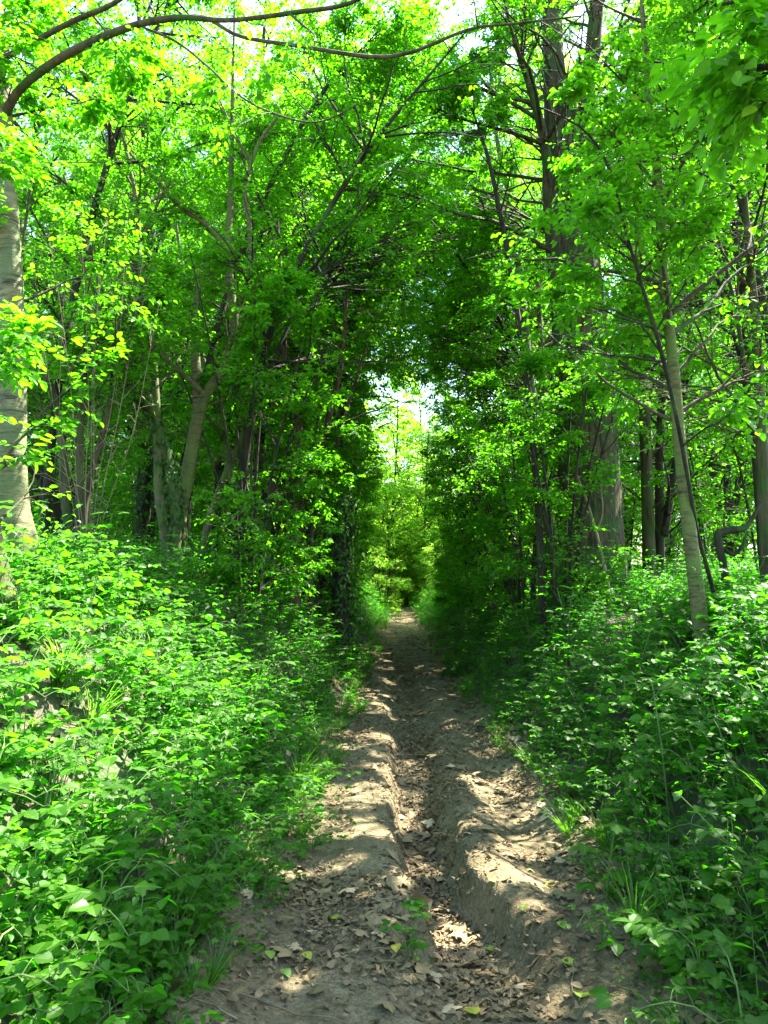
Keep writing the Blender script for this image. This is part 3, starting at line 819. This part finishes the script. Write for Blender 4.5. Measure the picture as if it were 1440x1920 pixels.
rg = np.random.default_rng(5)
spots = []
for side in (-1, 1):
    for row, (u0, ystart, step) in enumerate(((4.3, 13.5, 4.2), (7.5, 12, 4.4), (11.5, 13, 4.6), (16, 15, 5.5))):
        y = ystart
        while y < 46:
            spots.append((side, u0 + rg.uniform(-.9, .9), y + rg.uniform(-1, 1), row)); y += step * rg.uniform(.85, 1.2)
for side, u, y, row in spots:
    if (y > 22 and row == 0) or (side > 0 and 22 < y < 44 and u < 9.5):      # a clearing lets the sun onto the far path
        continue
    if y > 24 and row == 0:
        u += 3.0
    x = float(path_c(y)) + side * u
    lab = 'leafy woodland tree in the thicket behind the left bank' if side < 0 else 'leafy woodland tree in the thicket behind the right bank'
    place('t', int(rg.integers(0, 3)) if y < 27 else int(rg.integers(1, 4)), x, y, rg.uniform(0, 6.28), rg.uniform(.8, 1.15), 'woodland_tree', lab, 'tree',
          'woodland trees behind the left bank' if side < 0 else 'woodland trees behind the right bank')
for x, y, s in ((-3.6, 50, 1.1), (4.6, 49, 1.2), (-1.6, 47.5, .8), (2.4, 46.5, .85), (.6, 52, 1.2), (-2.2, 55, 1.4), (3.2, 57, 1.4), (.4, 47, .5), (4.0, 54, 1.1), (7.5, 60, 1.2), (-7, 62, 1.3), (2, 68, 1.3), (-2, 75, 1.5), (-12, 58, 1.2), (12, 58, 1.2)):
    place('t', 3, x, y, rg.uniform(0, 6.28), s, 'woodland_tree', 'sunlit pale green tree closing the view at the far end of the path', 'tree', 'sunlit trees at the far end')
for side in (-1, 1):
    y = 9.0 if side < 0 else 9.6
    while y < 25:
        u = 1.65 + rg.uniform(-.1, .4)
        x = float(path_c(y)) + side * u
        place('s', int(rg.integers(0, 2)), x, y, rg.uniform(0, 6.28), rg.uniform(.8, 1.0), 'hornbeam_shrub',
              'dense shaded hornbeam shrub walling the left of the tunnel' if side < 0 else 'dense shaded hornbeam shrub walling the right of the tunnel', 'shrub',
              'shrubs along the left of the tunnel' if side < 0 else 'shrubs along the right of the tunnel')
        y += rg.uniform(1.3, 1.8)
for x, y, s in ((-6, 50, 1.3), (-3, 52, 1.2), (.3, 53, 1.2), (3, 52, 1.3), (6.5, 51, 1.3), (9.5, 50, 1.4), (-9.5, 51, 1.4), (-1.5, 57, 1.5), (5, 58, 1.5), (-13, 54, 1.5), (13, 54, 1.5), (1.5, 62, 1.6), (-24, 55, 1.7), (24, 55, 1.7), (-30, 50, 1.7), (30, 50, 1.7), (-9, 66, 1.8), (9, 66, 1.8), (-2, 72, 1.8), (4, 74, 1.8), (-14, 70, 1.9), (14, 70, 1.9), (-21, 68, 1.9), (21, 68, 1.9), (0, 84, 2), (8, 86, 2), (-8, 86, 2), (16, 88, 2), (-16, 88, 2), (-5, 63, 1.6), (-18, 58, 1.6), (18, 58, 1.6)):
    place('s', 2, x, y, rg.uniform(0, 6.28), s * 1.5, 'far_shrub', 'tall sunlit thicket shrub closing the view beyond the end of the path', 'shrub', 'thicket shrubs beyond the end of the path')
for u, y, s in ((-4.5, 45, 2.6), (-2.0, 50, 2.8), (.8, 53, 3.0), (3.2, 49, 2.7), (5.5, 45, 2.6), (-7.5, 47, 3.0), (8.5, 48, 3.0), (-.5, 60, 3.6), (3.5, 62, 3.8), (-4, 61, 3.6), (1.8, 47, 1.5), (.8, 57, 4.4), (-1.6, 66, 5.0), (3.0, 68, 5.0), (-1.2, 46.5, 1.5)):
    o = place('s', 2, float(path_c(y)) + u, y + 30, rg.uniform(0, 6.28), s, 'sunlit_thicket', 'big sunlit pale green bush filling the gap where the path ends', 'shrub', 'big sunlit bushes where the path ends')
    o.location = (float(path_c(y)) + u, y, float(surface_h(np.float64(path_c(y) + u), np.float64(y))) - .2)
for side, u, y, s in ((-1, 1.9, 27, .8), (-1, 2.2, 31, .9), (-1, 1.7, 36, .8), (1, 1.9, 28, .7), (1, 2.0, 32, .8), (1, 1.6, 37, .8), (-1, .9, 43, .9), (1, .6, 45, .9), (-1, 2.8, 44, 1.0), (1, 2.8, 43, 1.0), (-1, 0.1, 49, 1.1)):
    place('s', 2, float(path_c(y)) + side * u, y, rg.uniform(0, 6.28), s, 'sunlit_shrub', 'bright sunlit shrub beside the far end of the path', 'shrub', 'sunlit shrubs at the far end of the path')

for u, y, sc in ((-6.0, 27, 1.5), (10.5, 25, 1.5), (-8, 30, 1.6), (12, 28, 1.6), (-12, 32, 1.7), (12.5, 33, 1.7), (-6, 36, 1.8), (14, 40, 1.8), (-16, 38, 1.9), (16.5, 38, 1.9), (-5.6, 47, 2.1), (11, 53, 2.1), (10, 47, 2.1), (-10, 47, 2.1)):
    sc *= 1.2
    o = place('t', 3 if y > 44 else int(rg.integers(0, 3)), float(path_c(y)) + u, y + 40, rg.uniform(0, 6.28), sc, 'tall_tree', 'tall woodland tree rising behind the nearer thicket', 'tree', 'tall trees rising behind the thicket')
    o.location = (float(path_c(y)) + u, y, float(surface_h(np.float64(path_c(y) + u), np.float64(y))) - .1)
for side in (-1, 1):
    for u0, ya, ye in ((5.0, 11.0, 27), (8.2, 10.5, 27), (11.5, 12.0, 40), (15.0, 22.0, 42), (19.0, 30.0, 44)):
        y = ya
        while y < ye:
            if not (side > 0 and y > 22 and u0 < 11): place('s', int(rg.integers(3, 5)), float(path_c(y)) + side * (u0 + rg.uniform(-.5, .5)), y, 0, 1, 'understory_shrub',
                  'tall loose understory shrub among the trunks on the left' if side < 0 else 'tall loose understory shrub among the trunks on the right', 'shrub',
                  'understory shrubs on the left' if side < 0 else 'understory shrubs on the right')
            y += rg.uniform(2.6, 3.4)
ARCH = [(-2.6, 13, 1, 9), (2.9, 14, -1, 10), (-2.9, 17, 1, 11), (3.0, 18.5, -1, 12), (-3.0, 21.5, 1, 13), (3.2, 23, -1, 13), (-2.2, 9.2, 1, 8), (3.4, 15.5, -1, 14), (-3.4, 19, 1, 16), (3.6, 20.5, -1, 17), (-3.6, 14, .8, 13), (-3.4, 25, 1, 14), (3.6, 24, -1, 13), (-3.0, 15.5, 1, 10.5), (3.0, 17, -1, 11), (-3.8, 15, 1, 12), (3.9, 16.5, -1, 13), (4.4, 9.5, -.3, 9), (-2.4, 11, 1, 8)]
for k, (u, y, sg, H) in enumerate(ARCH):
    x = float(path_c(y)) + u; z = float(ground_h(x, y))
    la = 1.0 if y > 13 else .75
    st = [(np.array([[x, y, z - .2], [x + sg * .2, y, z + H * .25], [x + sg * .8 * la, y - .1, z + H * .45], [x + sg * 2.1 * la, y - .3, z + H * .66], [x + sg * 3.8 * la, y - .5, z + H * .85]]), np.array([.055, .05, .04, .028, .010])),
          (np.array([[x + sg * .3, y, z + H * .3], [x + sg * .9, y + .5, z + H * .5], [x + sg * 1.9, y + 1.0, z + H * .62]]), np.array([.03, .022, .010]))]
    make_tree('arching_tree', 'slim dark tree on the %s leaning its crown over the path' % ('left' if u < 0 else 'right'), st, P_(38 if y < 12.5 else 62, 2.3, 8, 8, 8, .08, t0=.35), 'bark_dark', seed=400 + k,
              group='trees arching over the path from the %s' % ('left' if u < 0 else 'right'))

# dead pale twiggy shrub in the left thicket
g = Geo(); rgd = np.random.default_rng(44)
base = at(170, 900, 7.2); base[2] = float(ground_h(base[0], base[1]))
tops = [(90, 420), (150, 380), (190, 430), (240, 390), (270, 470), (120, 560), (300, 560), (60, 520), (210, 340)]
C = []
for (a, b) in tops:
    tp = at(a, b, 7.0 + rgd.uniform(-.5, .5))
    md = base * .45 + tp * .55 + rgd.normal(0, .12, 3)
    C.append(resample([base + [0, 0, -.1], base * .75 + tp * .25, md, tp], [1, 1, 1, 1], 14)[0])
C = np.array(C); Rd = np.repeat(np.linspace(.006, .0015, 14)[None], len(C), 0)
v, q = tubes(C, Rd, 5)
gs = Geo(); gs.add(v, [q])
idx = np.repeat(np.arange(len(C)), 12); tt = rgd.uniform(.3, 1, len(idx))
C2, R2 = spawn(C, Rd, idx, tt, rgd.normal(.8, .3, len(idx)), rgd.uniform(.2, .6, len(idx)), .1, False, -.2, 5, rgd, .8)
v, q = tubes(C2, R2 * .8 + .0012, 3); g.add(v, [q])
ds = empty('dead_shrub', base, 'tangle of pale dry bare twigs between the birch and the hazels', 'dead shrub')
link('stems', gs.mesh('dead stems', [M['twig_dead']], base), ds)
link('twigs', g.mesh('dead twigs', [M['twig_dead']], base), ds)

# ------------------------------------------------------------------ low plants
def sprig(kind, rg, hi=True):
    """one plant at the origin: Geo with leaves (mat 0) and stems (mat 1)"""
    g = Geo()
    tint = lambda n: np.clip(rg.normal(.45, .2) + rg.normal(0, .12, n), 0, .88)
    def stem(P, r, S=4):
        c, rr = resample(P, r, 7 if hi else 4); v, q = tubes(c[None], rr[None], S if hi else 3); g.add(v, [q], None, 1)
        return c
    if kind == 'bramble':
        for i in range(rg.integers(3, 6)):
            a = rg.uniform(0, 6.28); d = np.array([math.cos(a), math.sin(a), 0]); L = rg.uniform(.15, .38); h = rg.uniform(.16, .42)
            c = stem([[0, 0, -.03], d * L * .3 + [0, 0, h * .8], d * L * .75 + [0, 0, h], d * L * 1.15 + [0, 0, h * .8]], [.004, .0035, .003, .002])
            for t in np.linspace(.3, 1, rg.integers(4, 7)):
                p = c[int(t * (len(c) - 1))]
                b = rg.uniform(0, 6.28); e = nrm(np.array([math.cos(b), math.sin(b), rg.uniform(.0, .5)]) + d * .5)
                q = p + e * rg.uniform(.05, .10)
                stem([p, (p + q) / 2 + [0, 0, .008], q], [.0018, .0015, .0012], 3)
                s = rg.uniform(.045, .082)
                sd = nrm(np.cross(e, UP)); 
                U = np.stack([e * .9 + [0, 0, -.25], sd + e * .25 + [0, 0, -.2], -sd + e * .25 + [0, 0, -.2]])
                N = nrm(UP + rg.normal(0, .3, (3, 3)))
                put_leaves(g, LEAF_HI if hi else LEAF_LO, np.stack([q + e * .012, q, q]), U, N, np.array([s, s * .85, s * .85]), tint(3))
    elif kind == 'nettle':
        for i in range(rg.integers(1, 4)):
            b0 = rg.normal(0, .05, 3) * [1, 1, 0]; h = rg.uniform(.3, .65); tl = rg.normal(0, .12, 2)
            c = stem([b0 + [0, 0, -.03], b0 + [tl[0] * .3, tl[1] * .3, h * .5], b0 + [tl[0], tl[1], h]], [.004, .003, .002])
            n = int(h / .06)
            for j in range(2, n):
                t = j / (n - 1); p = c[min(int(round(t * (len(c) - 1))), len(c) - 1)]; p = np.array([p[0], p[1], h * t])
                a = j * 1.57 + rg.normal(0, .2) + i
                s = .085 * (1.1 - .6 * t) * rg.uniform(.8, 1.2)
                e = np.array([math.cos(a), math.sin(a), 0])
                put_leaves(g, LEAF_NET if hi else LEAF_LO, np.stack([p + e * .015, p - e * .015]), np.stack([e + [0, 0, -.25], -e + [0, 0, -.25]]), nrm(UP + rg.normal(0, .25, (2, 3))), np.array([s, s]), tint(2))
    elif kind == 'herb':
        for i in range(rg.integers(4, 8)):
            a = rg.uniform(0, 6.28); d = np.array([math.cos(a), math.sin(a), 0]) * rg.uniform(.03, .16); h = rg.uniform(.10, .30)
            c = stem([[0, 0, -.02], d * .5 + [0, 0, h * .6], d + [0, 0, h]], [.002, .002, .0015], 3)
            n = rg.integers(3, 6); b = rg.uniform(0, 6.28) + np.arange(n) * 2 * math.pi / n
            e = np.stack([np.cos(b), np.sin(b), rg.uniform(-.25, .25, n)], 1)
            put_leaves(g, (LEAF_ROUND if hi else LEAF_LO), np.repeat(c[-1:], n, 0) + e * .006, e, nrm(UP + rg.normal(0, .25, (n, 3))), rg.uniform(.03, .06, n), tint(n))
    elif kind == 'ivy':
        n = 26; a = rg.uniform(0, 6.28, n); r = rg.uniform(0, .22, n)
        P = np.stack([r * np.cos(a), r * np.sin(a), rg.uniform(.02, .09, n)], 1)
        b = rg.uniform(0, 6.28, n)
        put_leaves(g, LEAF_ROUND if hi else LEAF_LO, P, np.stack([np.cos(b), np.sin(b), rg.normal(0, .2, n)], 1), nrm(UP + rg.normal(0, .3, (n, 3))), rg.uniform(.03, .055, n), tint(n))
    elif kind == 'maple':
        h = rg.uniform(.4, .8); tl = rg.normal(0, .1, 2)
        c = stem([[0, 0, -.03], [tl[0] * .4, tl[1] * .4, h * .5], [tl[0], tl[1], h]], [.005, .004, .0025])
        for j, t in enumerate((.45, .65, .82, 1.0)):
            p = c[int(t * (len(c) - 1))]
            for sg in (0, math.pi):
                a = j * 1.57 + sg + rg.normal(0, .3); e = np.array([math.cos(a), math.sin(a), .25]); q = p + e * rg.uniform(.07, .16) * (1.2 - .5 * t)
                stem([p, (p + q) / 2 + [0, 0, .01], q], [.002, .0016, .0013], 3)
                put_leaves(g, LOBED, q[None], (e * [1, 1, 0] + [0, 0, -.12])[None], nrm(UP + rg.normal(0, .2, (1, 3))), np.array([rg.uniform(.09, .15)]), tint(1))
    elif kind == 'grass':
        n = 46; a = rg.uniform(0, 6.28, n); L = rg.uniform(.18, .42, n); K = 5
        s = np.linspace(0, 1, K)
        d = np.stack([np.cos(a), np.sin(a), 0 * a], 1)
        ou = rg.uniform(.3, .9, n)
        C = d[:, None] * (.02 + L[:, None, None] * ou[:, None, None] * s[None, :, None] ** 1.7) + UP * (L[:, None, None] * (s - .35 * s ** 2.4 * ou[:, None])[..., None])
        w = .0035 * (1 - s ** 2) + .0003
        sd = np.stack([-d[:, 1], d[:, 0], 0 * a], 1)
        V = np.stack([C - sd[:, None] * w[None, :, None], C + sd[:, None] * w[None, :, None]], 2).reshape(-1, 3)
        i, j = np.meshgrid(np.arange(n), np.arange(K - 1), indexing='ij'); b = (i * K + j) * 2
        A = np.zeros((len(V), 3)); A[:, 2] = np.repeat(rg.random(n), K * 2)
        g.add(V, [np.stack([b, b + 1, b + 3, b + 2], -1).reshape(-1, 4)], A, 0)
    return g

def scatter(geo, src, pos, rz, sc, tilt, dt):
    V, A = src.arrays()
    c, s = np.cos(rz), np.sin(rz)
    X = (V[None, :, 0] * c[:, None] - V[None, :, 1] * s[:, None]) * sc[:, None]
    Y = (V[None, :, 0] * s[:, None] + V[None, :, 1] * c[:, None]) * sc[:, None]
    Z = V[None, :, 2] * sc[:, None]
    X = X + tilt[:, 0:1] * Z; Y = Y + tilt[:, 1:2] * Z
    W = np.stack([X + pos[:, 0:1], Y + pos[:, 1:2], Z + pos[:, 2:3]], -1)
    AA = np.repeat(A[None], len(pos), 0).copy()
    AA[..., 2] = np.where(AA[..., 2] > .975, AA[..., 2], np.clip(AA[..., 2] + dt[:, None], 0, .90))
    k = len(V); off = (np.arange(len(pos)) * k)[:, None, None]
    n0 = geo.n
    geo.V.append(W.reshape(-1, 3)); geo.A.append(AA.reshape(-1, 3)); geo.n += k * len(pos)
    for f, m in zip(src.F, src.M):
        geo.F.append((f[None] + off).reshape(-1, f.shape[1]) + n0)
        geo.M.append(np.tile(m, len(pos)))

rgu = np.random.default_rng(77)
KINDS = ['bramble', 'nettle', 'herb', 'ivy', 'maple', 'grass']
HI = {k: [sprig(k, np.random.default_rng(100 + i * 7 + j)) for j in range(5)] for i, k in enumerate(KINDS)}
LO = {k: [sprig(k, np.random.default_rng(200 + i * 7 + j), False) for j in range(4)] for i, k in enumerate(KINDS)}

def undergrowth(side, name, label):
    geo = Geo(); gg = Geo()
    for (y0, y1, smax, dens, lib, mix) in ((0.4, 7, 4.2, 82, HI, (.30, .13, .40, .10, .05, .02)), (7, 15, 5.5, 80, LO, (.32, .16, .38, .08, .04, .02)),
                                           (15, 26, 6, 26, LO, (.35, .2, .38, .03, .0, .04)), (26, 62, 6, 20, LO, (.2, .25, .2, .0, .0, .35))):
        n = int((y1 - y0) * smax * dens)
        y = rgu.uniform(y0, y1, n); s = rgu.uniform(0, 1, n) ** 1.15 * smax
        edge = .80 - (.13 if side < 0 else .02) * sstep(5, 8, y) + .24 * (fnoise(y * 1.1, y * 0 + side * 9, 71) - .5) * 2
        x = path_c(y) + side * (edge + s)
        # bare patches of soil
        k = (fnoise(x * 1.5, y * 1.5, 72) > .27) | (y > 12)
        fx = np.abs(x) / np.maximum(y, .1)
        k &= (fx < .75) & (np.hypot(x, y) > 1.15)
        x, y, s = x[k], y[k], s[k]
        kind = rgu.choice(len(KINDS), len(x), p=mix)
        kind = np.where((s < .22) & (rgu.random(len(x)) < .7), rgu.choice([2, 3, 5], len(x)), kind)
        sc = rgu.uniform(.65, 1.25, len(x)) * (.55 + .45 * sstep(0, .8, s)) * np.where(y > 26, 1.5, .88)
        z = surface_h(x, y)
        for ki, kn in enumerate(KINDS):
            for vi, src in enumerate(lib[kn]):
                m = (kind == ki) & (np.arange(len(x)) % len(lib[kn]) == vi)
                if m.sum() == 0: continue
                nn = int(m.sum())
                tilt = rgu.normal(0, .12, (nn, 2)) + np.array([-side * .25, -.05])
                scatter(gg if kn == 'grass' else geo, src, np.stack([x[m], y[m], z[m]], 1), rgu.uniform(0, 6.28, nn), sc[m], tilt, rgu.normal(0, .1, nn))
    o = link(name, geo.mesh(name, [M['leaf_near'], M['stem_green']], (0, 0, 0), False))
    tag(o, label, None, None, 'stuff')
    return gg
ga = undergrowth(-1, 'undergrowth', 'mixed low bramble, nettle and herbs covering the left bank')
gb = undergrowth(1, 'undergrowth', 'mixed low bramble, nettle and herbs covering the right bank')
for gg, lab in ((ga, 'thin grass growing among the plants on the left bank'), (gb, 'thin grass growing among the plants on the right bank')):
    tag(link('grass', gg.mesh('grass', [M['grass'], M['stem_green']], (0, 0, 0), False)), lab, None, None, 'stuff')

def plant(name, kind, label, cat, px, py, z, sc=1.0, seed=0, group=None, tint=0.0):
    """one plant of its own; its foot is where the view ray through the pixel meets height z"""
    p = on_ground(px, py, z)
    p[2] = float(surface_h(p[0], p[1]))
    src = sprig(kind, np.random.default_rng(seed))
    V, A = src.arrays()
    root = empty(name, p, label, cat, group)
    V = V * sc
    for nm, mi, mat in (('leaves', 0, M['grass'] if kind == 'grass' else M['leaf_near']), ('stems', 1, M['stem_green'])):
        gg = Geo(); gg.V, gg.A, gg.n = [V], [np.clip(A + [0, 0, tint], -1, .97) if mi == 0 else A], len(V)
        for f, m in zip(src.F, src.M):
            if m[0] == mi: gg.F.append(f); gg.M.append(np.zeros(len(f), np.int32))
        if gg.F:
            # drop the vertices that belong to the other part
            used = np.unique(np.concatenate([f.ravel() for f in gg.F])); mp = np.zeros(len(V), np.int64); mp[used] = np.arange(len(used))
            gg.V, gg.A, gg.F = [V[used]], [gg.A[0][used]], [mp[f] for f in gg.F]
            link(nm, gg.mesh(name + ' ' + nm, [mat], (0, 0, 0), False), root)
    return root
plant('seedling', 'maple', 'small green seedling growing alone in the middle of the path', 'seedling', 790, 1790, 0, .32, 301)
plant('seedling', 'herb', 'low leafy seedling beside the lone seedling in the path', 'seedling', 770, 1800, 0, .9, 302)
plant('bramble_plant', 'bramble', 'bramble with broad leaves at the lower left corner', 'bramble', 60, 1840, .35, 1.0, 303)
plant('bramble_plant', 'bramble', 'bramble trailing over the left edge of the path', 'bramble', 400, 1700, .2, .7, 304)
plant('bramble_plant', 'bramble', 'bramble at the bottom edge left of the path', 'bramble', 230, 1880, .2, .8, 305)
plant('bramble_plant', 'bramble', 'bramble with pale leaf sprays by the left edge, above the corner bramble', 'bramble', 60, 1640, .6, .9, 306)
plant('nettle_plant', 'nettle', 'tall nettle standing halfway up the left bank', 'nettle', 330, 1480, .6, .9, 307)
plant('maple_sapling', 'maple', 'maple sapling with lobed leaves on the right bank before the old trunk', 'sapling', 1060, 1230, .8, 1.3, 308)
plant('maple_sapling', 'maple', 'maple sapling with wide lobed leaves right of the first one', 'sapling', 1180, 1230, 1.0, 1.3, 309)
plant('maple_sapling', 'maple', 'maple sapling with large leaves by the foot of the slender trunk', 'sapling', 1250, 1330, .9, 1.2, 310)
plant('maple_sapling', 'maple', 'maple sapling among the brambles at the middle of the right bank', 'sapling', 1130, 1530, .5, .9, 311)
plant('bramble_plant', 'bramble', 'bramble with round pale leaves high on the near right bank', 'bramble', 1330, 1620, .6, .9, 312)
plant('bramble_plant', 'bramble', 'bramble spreading at the lower right edge', 'bramble', 1400, 1780, .5, .9, 313)
plant('bramble_plant', 'bramble', 'low bramble where the right bank meets the path', 'bramble', 1130, 1760, .1, .5, 314)
plant('grass_tuft', 'grass', 'arching tuft of long grass on the right bank', 'grass tuft', 1190, 1680, .25, 1.1, 315)
plant('grass_tuft', 'grass', 'tuft of grass hanging over the left path edge, mid-distance', 'grass tuft', 560, 1490, .05, 1.0, 316)
plant('grass_tuft', 'grass', 'tuft of grass at the foot of the near left bank', 'grass tuft', 330, 1830, .1, .9, 317)

# ------------------------------------------------------------------ fallen leaves
rgl = np.random.default_rng(99)
def litter(n, ys, us, sizes, dens):
    y = rgl.uniform(*ys, n); u = rgl.uniform(*us, n); x = path_c(y) + u
    k = rgl.random(n) < dens(x, y, u)
    x, y = x[k], y[k]
    z = surface_h(x, y) + rgl.uniform(.002, .018, len(x))
    a = rgl.uniform(0, 6.28, len(x))
    e = .02
    nx = -(surface_h(x + e, y) - surface_h(x - e, y)) / (2 * e); ny = -(surface_h(x, y + e) - surface_h(x, y - e)) / (2 * e)
    Nn = nrm(np.stack([nx, ny, 1 + 0 * nx], 1) + rgl.normal(0, .32, (len(x), 3)))
    return np.stack([x, y, z], 1), np.stack([np.cos(a), np.sin(a), rgl.normal(0, .15, len(x))], 1), Nn, rgl.uniform(*sizes, len(x))
def dens_path(x, y, u):
    gx = np.interp(y, GY, GX); gw = np.interp(y, GY, GW)
    inside = np.exp(-((x - gx) / (gw * .9)) ** 2) * (np.interp(y, GY, GD) > .03)
    edge = sstep(.42, .8, np.abs(u))
    cl = sstep(.42, .62, fnoise(x * 1.7, y * 1.7, 81))
    left = (u < -.1) * (y < 4.2) * .35
    return np.clip(.06 + .75 * inside + .45 * edge * cl + .12 * edge + .16 * cl + left * cl, 0, 1)
g = Geo()
curl = blade(5, .32, .5, .35)
curl2 = blade(5, .36, -.45, -.3)
for tpl, n in ((curl, 16000), (curl2, 12000), (LEAF_MID, 14000)):
    P, U, Nn, s = litter(n, (1.2, 9), (-1.1, 1.1), (.012, .05), dens_path)
    put_leaves(g, tpl, P, U, Nn, s, np.clip(rgl.normal(.34, .2, len(P)), 0, 1))
P, U, Nn, s = litter(900, (1.3, 8), (-1.1, 1.1), (.07, .12), dens_path)
put_leaves(g, LOBED, P + [0, 0, .01], U, Nn, s, np.clip(rgl.normal(.6, .25, len(P)), 0, 1))
P, U, Nn, s = litter(26000, (9, 40), (-1.1, 1.1), (.05, .09), dens_path)
put_leaves(g, LEAF_LO, P, U, Nn, s, np.clip(rgl.normal(.45, .25, len(P)), 0, 1))
for us_ in ((-4, -1.0), (1.0, 4)):
    P, U, Nn, s = litter(14000, (1, 14), us_, (.04, .08), lambda x, y, u: sstep(.3, .6, fnoise(x * 1.5, y * 1.5, 83)))
    put_leaves(g, curl, P, U, Nn, s, np.clip(rgl.normal(.4, .25, len(P)), 0, 1))
tag(link('leaf_litter', g.mesh('leaf litter', [M['leaf_dry']], (0, 0, 0), False)), 'dry curled brown leaves strewn over the path and in its gully', None, None, 'stuff')

# dry sticks dropped on the path and its edges
y = rgl.uniform(1.4, 12, 420); x = path_c(y) + rgl.uniform(-1.1, 1.1, 420); a = rgl.uniform(0, 6.28, 420); L = rgl.uniform(.03, .22, 420) * rgl.uniform(.4, 1, 420)
sx = x[:, None] + np.cos(a)[:, None] * L[:, None] * np.linspace(-1, 1, 5)[None] + rgl.normal(0, .006, (420, 5))
sy = y[:, None] + np.sin(a)[:, None] * L[:, None] * np.linspace(-1, 1, 5)[None] + rgl.normal(0, .006, (420, 5))
g = Geo(); v, q = tubes(np.stack([sx, sy, surface_h(sx, sy) + .012], -1), rgl.uniform(.0015, .0045, 420)[:, None] * np.linspace(1, .5, 5)[None], 5); g.add(v, [q])
tag(link('twig_litter', g.mesh('twig litter', [M['twig_dead']])), 'small dry sticks dropped over the path', None, None, 'stuff')

FALLEN = [(531, 1816, .0, 'yellow-green leaf lying lowest left on the near path'), (570, 1790, .8, 'small yellow leaf lying upright just right of the lowest left leaf'),
          (505, 1782, .3, 'bright green leaf at the left path edge near the bottom'), (742, 1773, 1.0, 'round yellow leaf lying against the lone seedling'),
          (630, 1733, .5, 'small pale leaf on the dark litter left of the gully end'), (918, 1729, .4, 'green leaf at the lip where the gully ends'),
          (913, 1770, .7, 'yellowish leaf just below the gully mouth'), (1050, 1738, .3, 'flat green leaf near the right bank by the ridge'),
          (1053, 1797, .6, 'long yellow-green leaf right of centre near the bottom'), (1088, 1875, .5, 'largest yellow-green leaf near the bottom right of the path'),
          (892, 1908, .8, 'long yellow leaf at the very bottom of the path'), (1041, 1665, .9, 'folded yellow leaf under the right-hand plants'),
          (982, 1697, .6, 'small yellow leaf on the sunlit ridge'), (987, 1637, .5, 'small green leaf on top of the right ridge'),
          (617, 1578, .6, 'tiny yellow leaf on the left tread between sun patches'), (965, 1546, .4, 'tiny green leaf by the right path edge, farthest fallen one')]
for i, (px, py, t, lab) in enumerate(FALLEN):
    p = on_ground(px, py, .0); p = on_ground(px, py, float(path_h(p[0], p[1])))
    g = Geo(); a = rgl.uniform(0, 6.28)
    s = .075 if i in (8, 9, 10) else .055 if i < 12 else .045
    put_leaves(g, LEAF_HI, np.zeros((1, 3)), np.array([[math.cos(a), math.sin(a), 0]]), nrm(UP[None] + rgl.normal(0, .12, (1, 3))), np.array([s]), np.array([t]))
    st = np.array([[0, 0, 0], [-math.cos(a) * .012, -math.sin(a) * .012, .002], [-math.cos(a) * .026, -math.sin(a) * .026, .001]])
    v, q = tubes(st[None], np.full((1, 3), .0009), 4); g.add(v, [q], np.tile([[.1, 0, t]], (len(v), 1)))
    o = link('fallen_leaf', g.mesh('fallen leaf', [M['leaf_fallen']], (0, 0, 0), False))
    o.location = (p[0], p[1], float(path_h(p[0], p[1])) + .016)
    tag(o, lab, 'leaf', 'fresh leaves fallen on the path')
